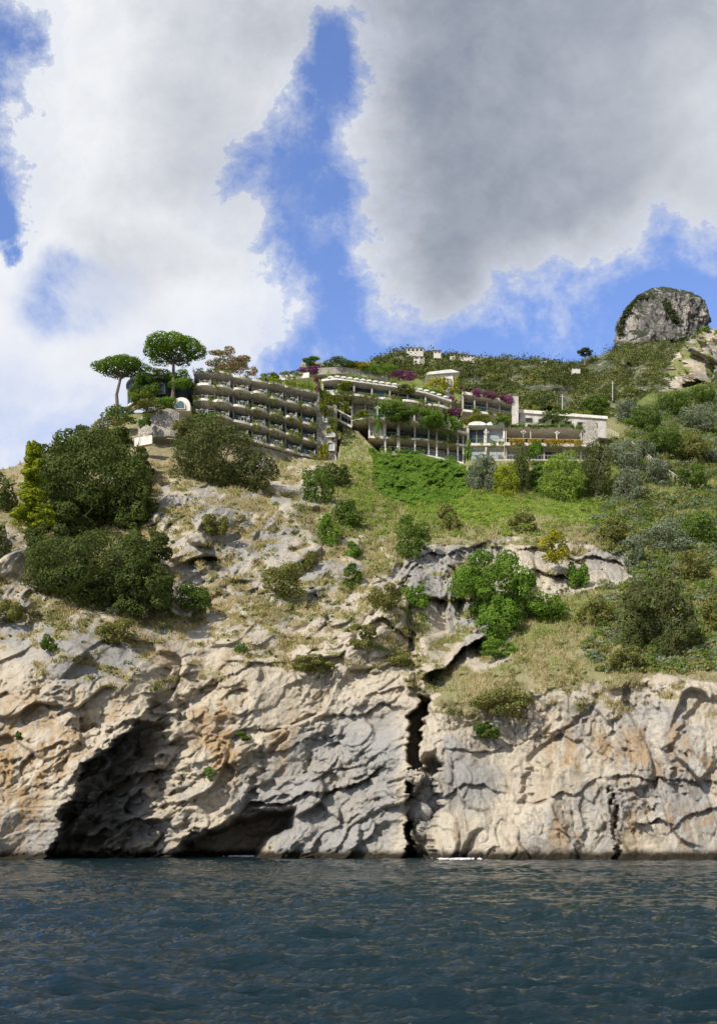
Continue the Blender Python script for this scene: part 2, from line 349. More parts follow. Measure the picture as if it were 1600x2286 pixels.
def rockmat():
    m,nt=newmat('limestone_and_dry_slope'); tc=N(nt,'ShaderNodeTexCoord').outputs['Object']
    at=lambda a:N(nt,'ShaderNodeAttribute',attribute_name=a).outputs['Fac']
    nb=noise(nt,tc,.07,6,.6); nm=noise(nt,tc,.5,9,.68); nf=noise(nt,tc,2.2,9,.75); nb2=noise(nt,tc,.16,6,.6)
    st=noise(nt,mapping(nt,tc,(.40,.40,.045)),1.,7,.65,.6); st2=noise(nt,mapping(nt,tc,(1.1,1.1,.09)),1.,7,.68,.4)
    strata=noise(nt,mapping(nt,tc,(.14,.14,.9),(0,math.radians(-30),0)),1.,7,.62,.9)
    g0=M_(nt,'ADD',nb,M_(nt,'MULTIPLY_ADD',at('greyr'),-.16,.04))
    col=mix(nt,mr(nt,g0,.41,.55),(.385,.37,.34),(.60,.52,.395))
    col=mix(nt,mr(nt,nb2,.52,.66,0,.4),col,(.44,.37,.27))
    oc=M_(nt,'MULTIPLY',mr(nt,st,.47,.60),M_(nt,'ADD',M_(nt,'MULTIPLY',at('ochre'),.8),.12))
    col=mix(nt,oc,col,(.47,.32,.165))
    col=mix(nt,M_(nt,'MULTIPLY',mr(nt,st,.53,.38),M_(nt,'ADD',M_(nt,'MULTIPLY',at('ochre'),.7),.08)),col,(.70,.61,.455))
    col=mix(nt,mr(nt,st2,.54,.68,0,.6),col,(.245,.235,.215))
    col=mix(nt,mr(nt,nm,.43,.31,0,.6),col,(.215,.205,.185))
    col=mix(nt,mr(nt,strata,.56,.67,0,.38),col,(.27,.245,.21))
    col=mix(nt,mr(nt,nf,.54,.74,0,.35),col,(.74,.69,.60))
    col=mix(nt,mr(nt,nf,.44,.32,0,.55),col,(.14,.13,.11))
    gcol=mix(nt,mr(nt,nm,.35,.65),(.47,.385,.235),(.31,.27,.145))
    ggr=mix(nt,mr(nt,nm,.35,.65),(.10,.135,.03),(.24,.29,.07))
    gcol=mix(nt,at('green'),gcol,ggr); gcol=mix(nt,mr(nt,nf,.5,.3,0,.7),gcol,(.10,.09,.04))
    vf=mr(nt,M_(nt,'ADD',at('veg'),M_(nt,'MULTIPLY',M_(nt,'SUBTRACT',nf,.5),1.5)),.4,.6)
    col=mix(nt,vf,col,gcol)
    z=N(nt,'ShaderNodeSeparateXYZ',{0:tc}).outputs[2]; z=M_(nt,'ADD',z,M_(nt,'MULTIPLY',nm,1.6))
    col=mix(nt,mr(nt,z,2.1,1.2),col,(.045,.035,.022))
    h=M_(nt,'ADD',M_(nt,'MULTIPLY',nf,.75),M_(nt,'MULTIPLY',nm,.42))
    h=M_(nt,'ADD',h,M_(nt,'MULTIPLY',strata,.25)); h=M_(nt,'ADD',h,M_(nt,'MULTIPLY',st2,.2))
    finish(nt,col,.95,h,1.,.55,**{'Specular IOR Level':.15}); return m
rm=rockmat()
o=npmesh('cliff',V.reshape(-1,3),Fq,rm,smooth=True,attrs={'veg':veg,'green':green,'ochre':ochre,'greyr':greyr})
tag(o,'cream and grey limestone sea cliff with grassy slopes above it','cliff',kind='structure')
# ---------------------------------------------------------------- far hill
def hillmat():
    m,nt=newmat('wooded_hillside'); tc=N(nt,'ShaderNodeTexCoord').outputs['Object']
    n=noise(nt,tc,.03,8,.65); n2=noise(nt,tc,.25,6,.7)
    col=mix(nt,mr(nt,n,.4,.62),(.07,.085,.03),(.20,.19,.085)); col=mix(nt,mr(nt,n2,.54,.66,0,.8),col,(.42,.38,.31))
    finish(nt,col,.95,n2,1.,2.); return m
hx=np.arange(640,2100,6.); ht=np.linspace(0,1,110)
S2=[(640,880),(760,845),(820,812),(850,797),(905,784),(1000,790),(1100,800),(1200,802),(1290,812),(1340,792),(1385,770),(1450,764),(1530,762),(1600,742),(1700,715),(2100,700)]
HX,HT=np.meshgrid(hx,ht); sky2=ip(HX,S2)+fbm(HX/30,HX*0,4,1)*4
HPY=980+(sky2-980)*np.minimum(HT/.9,1)
near=ip(HX,[(640,255),(1000,265),(1300,290),(1600,340),(2100,360)]); far=ip(HX,[(640,330),(900,470),(1200,520),(1400,640),(1600,650),(2100,650)])
HD=near+(far-near)*np.minimum(HT/.9,1)**1.3+fbm(HX/60,HPY/40,5,2)*26+fbm(HX/20,HPY/12,3,4)*6
val=ss(60,0,np.abs(HX-(1340-(HPY-800)*.6)))*ss(960,840,HPY); HD=HD+val*55
HV=PA(HX,HPY,HD); bk=np.maximum(HT-.9,0)*10; HV[...,1]+=bk*160; HV[...,2]-=bk*60
hr,hc=HX.shape; hi=np.arange(hr*hc).reshape(hr,hc)
o=npmesh('hills',HV.reshape(-1,3),np.stack([hi[:-1,:-1],hi[:-1,1:],hi[1:,1:],hi[1:,:-1]],-1).reshape(-1,4),hillmat(),smooth=True)
tag(o,'green wooded hillside rising behind the hotel to the right','hill',kind='structure')
def HDat(x,y):
    s_=ip(x,S2); t=np.clip((y-980)/(s_-980),0,1)*.9
    j=np.clip((t*(hr-1)).astype(int),0,hr-1); i=np.clip(((x-hx[0])/6).astype(int),0,hc-1); return HD[j,i]
pm,nt=newmat('grey_peak_rock'); tc=N(nt,'ShaderNodeTexCoord').outputs['Object']
n1=noise(nt,mapping(nt,tc,(.09,.09,.022)),1.,8,.7,.5); n2=noise(nt,tc,.05,8,.7); n3=noise(nt,tc,.12,8,.7)
up=N(nt,'ShaderNodeSeparateXYZ',{0:N(nt,'ShaderNodeNewGeometry').outputs['Normal']}).outputs[2]
c=mix(nt,mr(nt,n1,.44,.56),(.15,.14,.125),(.42,.38,.33)); c=mix(nt,mr(nt,n2,.54,.62,0,.5),c,(.46,.36,.26))
c=mix(nt,mr(nt,M_(nt,'ADD',up,M_(nt,'MULTIPLY',M_(nt,'SUBTRACT',n3,.5),2.4)),.34,.46),c,(.045,.055,.028))
finish(nt,c,.95,n1,1.,7.)
def crag(name,label,prof,Y,mat,amp,ry=.8,nh=120,na=260,vg=0,k1=1.):
    tt=np.linspace(0,1,nh); pyv=np.interp(tt,np.linspace(0,1,len(prof)),[p[0] for p in prof])
    order=np.argsort([p[0] for p in prof]); pp=[prof[i] for i in order]
    xl_=np.interp(pyv,[p[0] for p in pp],[p[1] for p in pp]); xr_=np.interp(pyv,[p[0] for p in pp],[p[2] for p in pp])
    th=np.linspace(0,2*np.pi,na,endpoint=False); TH,PY=np.meshgrid(th,pyv)
    cx=((xl_+xr_)/2)[:,None]; rx=((xr_-xl_)/2)[:,None]; cc_,sn_=np.cos(TH),np.sin(TH)
    ns=1+amp*(fbm(cc_*3+5,PY/25+sn_*3,5,2)*.4+facet(cc_*2.2+9,PY/70+sn_*2,3,1.2,50)*.6+k1*facet(cc_*6+19,PY/30+sn_*6,4,1.3,90)*.6+k1*facet(cc_*14+19,PY/14+sn_*14,5,1.3,90)*.32+k1*facet(cc_*30+9,PY/7+sn_*30,5,1.3,90)*.14)
    X=(cx+rx*cc_*ns-800)/FP*Y; YY=Y+rx/FP*Y*ry*sn_*ns; Z=CZ+(HY-PY)/FP*Y+0*TH
    Vv=np.stack([X,YY,Z],-1).reshape(-1,3); ii=np.arange(nh*na).reshape(nh,na)
    Fc=np.stack([ii[:-1],np.roll(ii,-1,1)[:-1],np.roll(ii,-1,1)[1:],ii[1:]],-1).reshape(-1,4)
    z0=np.zeros(len(Vv)); vv=(np.clip(.1+fbm(TH*5,PY/22,5,3)*1.6,0,1)*vg).ravel()
    o=npmesh(name,Vv,Fc,mat,smooth=True,attrs={'veg':vv,'green':z0+.7,'ochre':z0+.5,'greyr':z0+.25}); tag(o,label,'rock',kind='structure')
    return X,YY,Z
PR=[(800,1362,1592),(760,1384,1580),(732,1380,1576),(706,1389,1574),(690,1398,1568),(674,1412,1548),(662,1424,1526),(655,1436,1506),(651,1452,1488)]
crag('rocky_peak','dark grey rounded rock dome with a green cap on the far ridge',PR,760,pm,.12)
OX,OY,OZ=crag('rocky_outcrop','pale cream crag at the right edge of the ridge',[(890,1480,1760),(860,1512,1750),(830,1520,1745),(800,1530,1730),(775,1545,1715),(755,1562,1690),(742,1590,1660),(738,1610,1640)],330,rm,.22,vg=.9,k1=1.9)
# ---------------------------------------------------------------- sea
ny=680; nx=660
ry=np.concatenate([[-40,0,4],np.geomspace(8,150,ny)]); rt=np.linspace(-1,1,nx); TY,TX=np.meshgrid(ry,rt,indexing='ij')
WX=TX*(np.abs(TY)*.5+11); WZ=np.zeros_like(WX)
dw=fbm(WX/5,TY/4,3,2)*.9; dw2=fbm(WX/14,TY/9,3,5)*1.2
for i in range(100):
    lam=math.exp(random.uniform(math.log(.3),math.log(3.4))); k=2*math.pi/lam
    a=random.gauss(math.radians(265),.36); ph=random.uniform(0,6.28); am=.0105*lam**.95*random.uniform(.5,1.3)
    fd=np.clip(1.2-(TY*.0062/lam),0,1) 
    w=np.sin(k*(WX*math.cos(a)+TY*math.sin(a))+ph+min(k,3)*(dw if i%2 else dw2))
    WZ+=am*fd*((1-np.abs(w)**.8*2) if i%2==0 else w)*.8
WZ*=.9+.6*fbm(WX/12,TY/8,3,3)
sm,nt=newmat('sea_water'); tc=N(nt,'ShaderNodeTexCoord').outputs['Object']
w1=noise(nt,mapping(nt,tc,(.9,3.8,1)),1.,9,.64,.4); w2=noise(nt,mapping(nt,tc,(.12,.6,1)),1.,6,.6,.5); w3=noise(nt,mapping(nt,tc,(4.5,13,1)),1.,5,.65,.3)
h=M_(nt,'ADD',M_(nt,'MULTIPLY',w2,.7),M_(nt,'ADD',M_(nt,'MULTIPLY',w1,.50),M_(nt,'MULTIPLY',w3,.07)))
colw=mix(nt,noise(nt,tc,.03,3),(.003,.013,.019),(.006,.024,.028))
finish(nt,colw,.03,h,1.,.31,**{'IOR':1.333})
wi=np.arange(len(ry)*nx).reshape(len(ry),nx); SV=np.stack([WX,TY,WZ],-1).reshape(-1,3)
SF=np.stack([wi[:-1,:-1],wi[:-1,1:],wi[1:,1:],wi[1:,:-1]],-1).reshape(-1,4)
b0=len(SV); SV=np.vstack([SV,[[-6000,-3000,-.9],[6000,-3000,-.9],[6000,6000,-.9],[-6000,6000,-.9]]]); SF=np.vstack([SF,[[b0,b0+1,b0+2,b0+3]]])
o=npmesh('sea',SV,SF,sm,smooth=True); tag(o,'dark teal choppy sea at the foot of the cliff','sea',kind='structure')
# ---------------------------------------------------------------- foliage helpers
def leafmesh(name,pts,nrm,size,mat,parent=None,loc=None,asp=1.0):
    n=len(pts); nrm=nrm/(np.linalg.norm(nrm,axis=1,keepdims=True)+1e-9)
    r=rng.normal(size=(n,3)); a=np.cross(nrm,r); a/=np.linalg.norm(a,axis=1,keepdims=True)+1e-9; b=np.cross(nrm,a)
    s_=(np.asarray(size)*np.ones(n))[:,None]; s1=s_*rng.uniform(.6,1.2,(n,1)); s2=s_*asp*rng.uniform(.4,.9,(n,1))
    Vv=np.stack([pts-a*s1*.5,pts+b*s2*.5,pts+a*s1*.5,pts-b*s2*.5],1).reshape(-1,3)
    return npmesh(name,Vv,np.arange(4*n).reshape(n,4),mat,parent=parent,loc=loc)
def sph(n):
    v_=rng.normal(size=(n,3)); return v_/np.linalg.norm(v_,axis=1,keepdims=True)
def crownpts(c,r,nl,n,lobe=.38,inner=.12,up=0.,flat=False):
    c=np.array(c); r=np.array(r,float); d=sph(nl); 
    if flat: d[:,2]=np.abs(d[:,2])*.75-.1
    k=rng.uniform(.3,1,(nl,1))**.35*(1-lobe*.55)
    lc=d*k; lr=lobe*rng.uniform(.5,1.25,nl)
    w=lr**2; w/=w.sum(); li=rng.choice(nl,n,p=w); u_=sph(n); u_[:,2]+=up; u_/=np.linalg.norm(u_,axis=1,keepdims=True)
    rad=rng.uniform(.82,1.08,n); rad=np.where(rng.random(n)<inner,rng.uniform(.3,1.35,n),rad)
    q=lc[li]+u_*(lr[li]*rad)[:,None]
    keep=np.ones(n,bool)
    for j in range(nl):
        dd=np.linalg.norm(q-lc[j],axis=1); keep&=~((dd<lr[j]*.75)&(li!=j)&(rng.random(n)<.85))
    return (c+q*r)[keep], (u_/r*r.mean()+rng.normal(size=(n,3))*.32)[keep]
def bush(x,y,rx,ry_,mat,name,label,cat='bush',group=None,Y=None,ls=.34,cov=1.3,nl=None,lobe=.34,up=.1,dy=0):
    if Y is None: Y=float(Dat(min(max(x,-399),2000),y+ry_*.75))-rx*.45/FP*150; rx*=1.1; ry_*=1.1
    m=Y/FP; R=(rx*m,rx*m*.8,ry_*m); A=4*math.pi*((R[0]*R[2]+R[0]*R[1]+R[1]*R[2])/3)*1.9
    s_=ls*Y/150; n=int(min(30000,max(140,A*cov/(s_*s_*.5)))); nl=nl or int(10+A/9); nl=min(nl,54)
    pts,nr_=crownpts(P(x,y,Y),R,nl,n,lobe,up=up)
    o=leafmesh(name,pts,nr_,s_,LM[mat],loc=P(x,y+ry_,Y)); return tag(o,label,cat,group)
def tree(x,y,rx,ry_,mat,name,label,base,limbs=6,group=None,Y=None,ls=.34,cov=1.3,lobe=.30,tr=.35,flat=False,bend=0,nl=None,inner=.12):
    if Y is None: Y=float(Dat(base[0],base[1]))-rx*.35/FP*150
    if not flat: rx*=1.1; ry_*=1.13
    m=Y/FP; root=empty(name,P(base[0],base[1],Y),label,'tree',group)
    c=P(x,y,Y); b=P(base[0],base[1]+4,Y); g=G()
    j=Vector(c)-Vector((0,0,ry_*m*(.45 if flat else .5)))
    mid=(b+j)/2+Vector((bend,0,0)); g.tube([b,b*.6+mid*.4,mid,mid*.4+j*.6,j],[tr*1.25,tr,tr*.85,tr*.75,tr*.65],8)
    for i in range(limbs):
        a=6.283*i/limbs+random.uniform(-.4,.4); rr=random.uniform(.45,.8)
        e=c+Vector((math.cos(a)*rx*m*rr,math.sin(a)*rx*m*.8*rr,ry_*m*random.uniform(-.2,.25)))
        q=(j+e)/2+Vector((0,0,-.08*rx*m)); g.tube([j,q,e],[tr*.5,tr*.3,tr*.1],5)
        e2=e+Vector((random.uniform(-1,1)*rx*m*.3,random.uniform(-1,1),ry_*m*.3)); g.tube([q,e2],[tr*.25,tr*.07],4)
    g.build('trunk',bark,root)
    R=(rx*m,rx*m*.8,ry_*m); A=4*math.pi*((R[0]*R[2]+R[0]*R[1]+R[1]*R[2])/3)*1.9; s_=ls*Y/150
    n=int(min(40000,max(200,A*cov/(s_*s_*.5)))); nl=nl or min(60,int(12+A/10))
    pts,nr_=crownpts(c,R,nl,n,lobe,inner,.1,flat)
    if not flat:
        p2,n2=crownpts((c*.45+b*.55),(R[0]*.8,R[1]*.7,abs(c.z-b.z)*.55),max(8,nl//3),n//3,.38,inner,.1); pts=np.vstack([pts,p2]); nr_=np.vstack([nr_,n2])
    leafmesh('crown',pts,nr_,s_,LM[mat],root)
    return root
tree(387,786,76,50,'pine','umbrella_pine','taller umbrella pine with a broad flat crown beside the roof terrace',(384,912),9,'umbrella pines on the left end of the hotel',Y=181,ls=.28,cov=2.0,lobe=.26,tr=.36,flat=True,bend=.15,nl=72)
tree(270,824,61,36,'pine','umbrella_pine','smaller leaning umbrella pine at the far left of the hotel',(263,918),8,'umbrella pines on the left end of the hotel',Y=184,ls=.28,cov=2.0,lobe=.28,tr=.33,flat=True,bend=-.5,nl=60)
TL=[(215,1075,122,100,'oak','large dark holm oak on the slope below the small umbrella pine',(225,1180),150,64,.5),
(125,1050,62,75,'oak','narrow dark oak between the yellow-green pine and the big holm oak',(135,1145),153,30,.35),
(290,1010,66,52,'oak','dark oak crown just under the stone retaining wall',(290,1060),160,28,.35),
(215,985,70,34,'oak','dark oak crown on the crest below the smaller umbrella pine',(215,1020),164,28,.3),
(300,1120,56,62,'oak','dark oak on the right flank of the big holm oak',(300,1190),148,28,.3),
(150,1150,70,44,'oak','dark oak under the left half of the big holm oak',(150,1200),144,28,.3),
(215,1265,135,78,'oak','wide dark oak hanging over the cliff above the sea cave',(240,1350),129,64,.5),
(320,1310,72,58,'oak','dark oak at the right edge of the cliff-top thicket',(325,1375),127,32,.35),
(330,1215,48,42,'oak','small dark oak in the neck between the two thickets',(330,1255),137,24,.3),
(115,1215,60,45,'oak','dark oak below the yellow-green pine',(120,1262),136,24,.3)]
for x,y,rx,r2,mt,lb,b,Y,nl,tr in TL: tree(x,y,rx,r2,mt,'holm_oak',lb,b,6,Y=Y,tr=tr,ls=.42,nl=nl,lobe=.25)
tree(490,1025,104,72,'brown','evergreen_oak','brownish-green spreading tree in front of the left wing of the hotel',(500,1105),8,Y=164,tr=.4,ls=.36,nl=60,lobe=.24,inner=.25,cov=1.1)
tree(440,970,50,32,'brown','evergreen_oak','brownish bushy crown beside the stone wall below the first balconies',(450,1010),5,Y=172,nl=24)
tree(580,1055,40,42,'brown','evergreen_oak','sparse brown-green tree at the right of the spreading tree',(585,1100),5,Y=162,nl=26,cov=.9)
def conifer(x,y0,y1,w,Y,label):
    root=empty('pale_pine_tree',P(x,y1,Y),label,'tree'); m=Y/FP; g=G(); g.tube([P(x,y1,Y),P(x+4,(y0+y1)/2,Y),P(x-2,y0+12,Y)],[.25,.16,.06],6); g.build('trunk',bark,root)
    pp=[];nn=[]
    for i in range(20):
        t=i/19; yy=y1-8+(y0-y1+20)*t; ww=w*(1-.7*t)*random.uniform(.6,1.0); xo=random.uniform(-.45,.45)*w*(1-t)
        a,b=crownpts(P(x+xo,yy,Y+random.uniform(-1.5,1.5)),(ww*.75*m,ww*.7*m,16*m),9,1300,.42,.2,.3); pp.append(a);nn.append(b)
    leafmesh('crown',np.vstack(pp),np.vstack(nn),.34,LM['ypine'],root,asp=.9)
conifer(72,985,1178,64,140,'tall yellow-green pine at the left edge of the thicket')
bush(5,1100,30,46,'oak','bush','dark bush at the far left edge above the white rock')
bush(0,1215,22,40,'brown','bush','sparse brown bush on the white rock at the left edge')
bl=[(705,1085,38,45,'green','dark green bush below the arched windows'),(772,1145,30,30,'green','round green bush on the grassy slope left of the ivy wall'),
(733,1185,24,36,'ivy','leafy green bush under the round slope bush'),(745,1060,36,28,'oak','dark bush at the foot of the arched stair wall'),
(917,1200,36,46,'green','dark egg-shaped bush above the rock ledge'),(1003,1157,24,32,'scrub','upright olive-green shrub standing alone on the lawn'),
(640,1300,48,38,'scrub','low spreading olive-green bush on the pale slope'),(787,1287,20,30,'green','small dark pointed shrub in the dry grass'),
(480,1170,32,28,'scrub','grey-green bush on the upper rock outcrop'),(1170,1170,30,22,'scrub','low round shrub at the lower edge of the lawn'),
(1365,1188,34,30,'scrub','feathery shrub at the right end of the lawn edge'),(1413,1232,22,36,'olive','grey-green bush at the end of the overhanging ledge'),
(1495,1205,54,34,'olive','wide grey-green bush on the right hillside'),(1565,1180,50,36,'green','dark round bush at the right edge of the hillside'),
(1325,1368,40,32,'scrub','mottled bush left of the big cliff-edge bush'),(1590,1370,30,44,'scrub','bush at the right edge beside the big cliff-edge bush'),
(430,1338,40,30,'green','flat dark bush at the tip of the left thicket'),(258,1412,38,28,'scrub','bush hanging over the cliff above the sea cave'),
(110,1442,18,22,'green','small dark shrub high on the left cliff face'),(20,1365,34,26,'scrub','olive-green scrub at the left cliff edge'),
(700,1482,50,20,'scrub','low yellowish cushion shrub on the cliff brow'),(805,1420,34,24,'scrub','scrub tuft on the ledge above the cliff brow'),
(885,1470,34,18,'scrub','sparse shrub left of the ravine head'),(955,1530,30,42,'oak','dark shrub filling the head of the ravine'),
(1120,1570,64,30,'scrub','wide low scrub on the rounded right cliff top'),(1085,1628,32,20,'green','green shrub on the face of the right cliff'),
(1220,1355,50,30,'ivy','bright green creeper patch below the ledge'),(465,1728,14,13,'ivy','single bright green tuft on the lower cliff face'),
(540,1447,14,14,'green','small round shrub on the brow over the cave shoulder'),(40,1642,10,10,'green','tiny green tuft on the far left cliff'),
(100,1290,60,36,'brown','brown twiggy scrub under the white rock'),(545,1643,16,11,'green','small tuft on the middle of the cliff face'),
(860,1325,38,28,'scrub','grey-green scrub above the layered rock'),(690,1255,16,24,'scrub','thin upright shrub on the dry slope'),
(930,1335,36,28,'ivy','bright creeper on the boulder above the ravine'),(1290,1285,22,36,'ivy','ivy clump hanging over the dark recess'),
(1110,1450,44,18,'ivy','green leafy patch beside the small cave'),(1540,1265,45,30,'scrub','dark scrub above the big cliff-edge bush'),
(1400,1470,40,24,'scrub','low scrub clump at the left foot of the big bush'),(785,1225,24,18,'ivy','light green shrub midway down the grassy slope')]
for x,y,rx,r2,mt,lb in bl: bush(x,y,rx,r2,mt,'bush',lb,'bush',ls=.36 if rx>18 else .24)
bush(1095,1305,98,74,'ivy','ivy_bush','large leafy ivy mass draped over the middle rock ledge',ls=.42,Y=139,nl=54,lobe=.24,cov=1.6)
bush(1112,1385,56,54,'ivy','ivy_bush','lower hanging tail of ivy under the middle ledge',ls=.42,Y=137,nl=34,lobe=.26,cov=1.6)
bush(1472,1390,88,122,'brown','large_bush','big rounded evergreen bush at the edge of the right cliff',ls=.42,Y=126,nl=60,lobe=.23,cov=1.6)
bush(1236,1224,36,38,'yel','yellow_shrub','bright yellow flowering shrub on the rock ledge',ls=.32,Y=148)
tree(1080,1062,36,40,'olive','olive_tree','silver-green tree in front of the pavilion windows',(1082,1115),5,Y=186,ls=.28)
tree(1130,1085,34,44,'ypine','garden_tree','yellow-green tree left of the slim dark tree',(1132,1135),5,Y=184,ls=.28)
tree(1163,1050,20,42,'oak','garden_tree','slim dark tree between the two yellow-green trees',(1163,1110),4,Y=187,ls=.28)
tree(1255,1062,50,48,'lawn','garden_tree','broad light green tree under the flowered terrace',(1252,1125),7,Y=183,ls=.28,cov=1.1)
tree(1330,1040,32,54,'brown','garden_tree','tall brown-green tree at the right end of the hotel',(1332,1110),6,Y=186,ls=.28)
tree(1395,1020,42,38,'olive','olive_tree','silver olive tree just right of the hotel',(1398,1075),6,Y=198,ls=.28)
tree(1400,1090,34,40,'olive','olive_tree','olive tree lower down beside the lawn',(1402,1135),5,Y=186,ls=.28)
ol=[(1480,985,42,26,'green'),(1540,1000,40,26,'scrub'),(1440,935,36,24,'green'),(1560,930,44,26,'olive'),(1500,900,38,24,'green'),(1585,1000,34,26,'olive'),(1400,915,30,22,'olive'),(1540,1060,36,24,'green'),(1470,1050,34,24,'olive'),(1330,900,30,18,'green'),(1565,880,34,20,'green'),(1440,1000,24,18,'olive')]
ot=['leafy dark tree uphill of the silver olive','scrubby tree near the right edge above the handrail','dark tree behind the right end of the concrete wall','pale olive on the upper right slope','dark tree high on the right slope','pale olive at the right edge of the slope','olive tree beside the end of the concrete wall','dark bushy tree low on the right slope','olive tree below the white handrail','low dark tree above the concrete wall','dark tree beneath the cream crag','small olive uphill of the handrail']
for (x,y,rx,r2,mt),lb in zip(ol,ot): tree(x,y,rx,r2,mt,'hillside_tree',lb,(x,y+r2+6),4,'trees on the right hillside',ls=.27,cov=1.1)
# ---------------------------------------------------------------- scattered stuff
def clumps(name,label,xs,ys,Ys,rad,nper,size,mat,cat,c=None):
    c=PA(xs,ys,Ys) if c is None else c; n=len(c); li=np.repeat(np.arange(n),nper); u_=sph(n*nper); u_[:,2]=np.abs(u_[:,2])*.9-.2
    pts=c[li]+u_*(rad[li]*rng.uniform(.6,1.1,n*nper))[:,None]*np.array([1,1,.8]); o=leafmesh(name,pts,u_+rng.normal(size=u_.shape)*.4,size,mat)
    return tag(o,label,cat,kind='stuff')
xs=rng.uniform(650,1760,9500); ys=ip(xs,S2)+rng.uniform(0,1,9500)*(975-ip(xs,S2)); keep=fbm(xs/40,ys/22,4,5)>-.18; xs,ys=xs[keep],ys[keep]
dd=HDat(xs,ys); rad=rng.uniform(.35,1.,len(xs))**1.4*4.4*dd/420
for k,(mt,nm,lb) in enumerate([('hill','hill_woodland','dark evergreen woodland covering the far hillside'),('scrub','hill_scrub','olive scrub covering the far hillside'),('oak','hill_bushes','mid green bushes covering the far hillside')]):
    s_=np.arange(len(xs))%3==k; clumps(nm,lb,xs[s_],ys[s_],dd[s_]-1,rad[s_]*(1.25 if k==0 else .8),30,.95,LM[mt],'woodland')
oc_=np.stack([OX,OY,OZ],-1).reshape(-1,3); sel=(fbm(oc_[:,0]/9,oc_[:,2]/5,4,2)>.12)&(rng.random(len(oc_))<.05)&(oc_[:,1]<332); oc_=oc_[sel]
clumps('outcrop_scrub','scrub growing in the clefts of the cream crag',None,None,None,rng.uniform(.5,1.6,len(oc_)),36,.7,LM['green'],'scrub',c=oc_)
cx_=[];cy_=[]
for y_ in np.arange(652,748,1.6):
    a=np.interp(y_,[p[0] for p in PR[::-1]],[p[1] for p in PR[::-1]]); b=np.interp(y_,[p[0] for p in PR[::-1]],[p[2] for p in PR[::-1]])
    cx_+= [a+rng.uniform(0,7),b-rng.uniform(0,6)]; cy_+=[y_,y_]
    if y_<668: q=rng.uniform(a,b,26); cx_+=list(q); cy_+=[y_]*26
    if y_<720: cx_+=[1475+(y_-650)*.5+rng.uniform(-6,6)]; cy_+=[y_]
cx_=np.array(cx_); cy_=np.array(cy_); hw=(np.interp(cy_,[p[0] for p in PR[::-1]],[p[2]-p[1] for p in PR[::-1]])/2); off=np.abs(cx_-1480)/hw
dd=757-np.sqrt(np.clip(1-off**2,0,1))*hw/FP*760*.93
clumps('peak_scrub','dark scrub capping the rocky dome',cx_,cy_,dd,rng.uniform(1.0,2.4,len(cx_)),50,1.1,LM['hill'],'scrub')
def scatter(n,x0,x1,y0,y1,test):
    xs=rng.uniform(x0,x1,n); ys=rng.uniform(y0,y1,n); k=test(xs,ys)&(ys>ip(xs,SK)+3); xs,ys=xs[k],ys[k]; return xs,ys,Dat(xs,ys)
IVY=[(822,1000),(940,1015),(1042,1036),(1045,1095),(1000,1118),(900,1125),(840,1100)]
HEDGE=[(1182,1028),(1345,1028),(1350,1105),(1185,1108)]
LAWN=[(905,1120),(1010,1105),(1045,1090),(1180,1108),(1360,1105),(1430,1165),(1340,1180),(1200,1145),(1100,1170),(1000,1170),(930,1160)]
carp=(sdpoly(px,py,IVY)<4)|(sdpoly(px,py,HEDGE)<0)
lawn=(sdpoly(px,py,LAWN)+warp2<-4)
clear=lambda x,y: ~((x>405)&(x<1385)&(y<ip(x,[(400,925),(500,975),(708,1030),(752,1032),(765,950),(845,1010),(1035,1038),(1340,1030),(1380,960)])))&~Sat(carp,x,y)
xs,ys,dd=scatter(8600,1300,1750,830,1500,lambda x,y:(Sat(veg,x,y)>.5)&clear(x,y)&(rng.random(len(x))<ss(1290,1410,x))&(np.sin(y/11+x/60+fbm(x/60,y/40,2,3)*2)>-.75))
for k,(mt,nm,lb) in enumerate([('green','slope_scrub','green scrub on the right hillside'),('olive','slope_olive_scrub','pale grey-green scrub on the right hillside'),('scrub','slope_heath','yellow-green scrub on the right hillside')]):
    s_=np.arange(len(xs))%3==k; clumps(nm,lb,xs[s_],ys[s_],dd[s_]-.2,rng.uniform(.35,1.,s_.sum())**1.5*2.0*dd[s_]/200,44,.46,LM[mt],'scrub')
xs,ys,dd=scatter(10500,-350,1700,1050,1760,lambda x,y:((Sat(veg,x,y)>.4)|((y<1440)&(rng.random(len(x))<.2)))&clear(x,y)&~Sat(lawn,x,y)&(fbm(x/50,y/40,3,6)>-.1)&((y<1400)|(rng.random(len(x))<.5)))
for k,(mt,nm,lb) in enumerate([('scrub','cliff_scrub','low olive scrub dotted over the dry slopes'),('green','cliff_bushes','small green shrubs dotted over the dry slopes')]):
    s_=(np.arange(len(xs))%3==2)==bool(k); clumps(nm,lb,xs[s_],ys[s_],dd[s_]-.1,rng.uniform(.2,1.0,s_.sum())**1.9*1.2*dd[s_]/130,36,.26,LM[mt],'scrub')
xs,ys,dd=scatter(2600,730,1430,1030,1200,lambda x,y:clear(x,y)&(fbm(x/26,y/18,4,3)>-.1))
clumps('slope_creepers','yellow-green creepers and low shrubs on the slope below the hotel',xs,ys,dd-.05,rng.uniform(.15,.8,len(xs)),40,.3,LM['lawn'],'scrub')
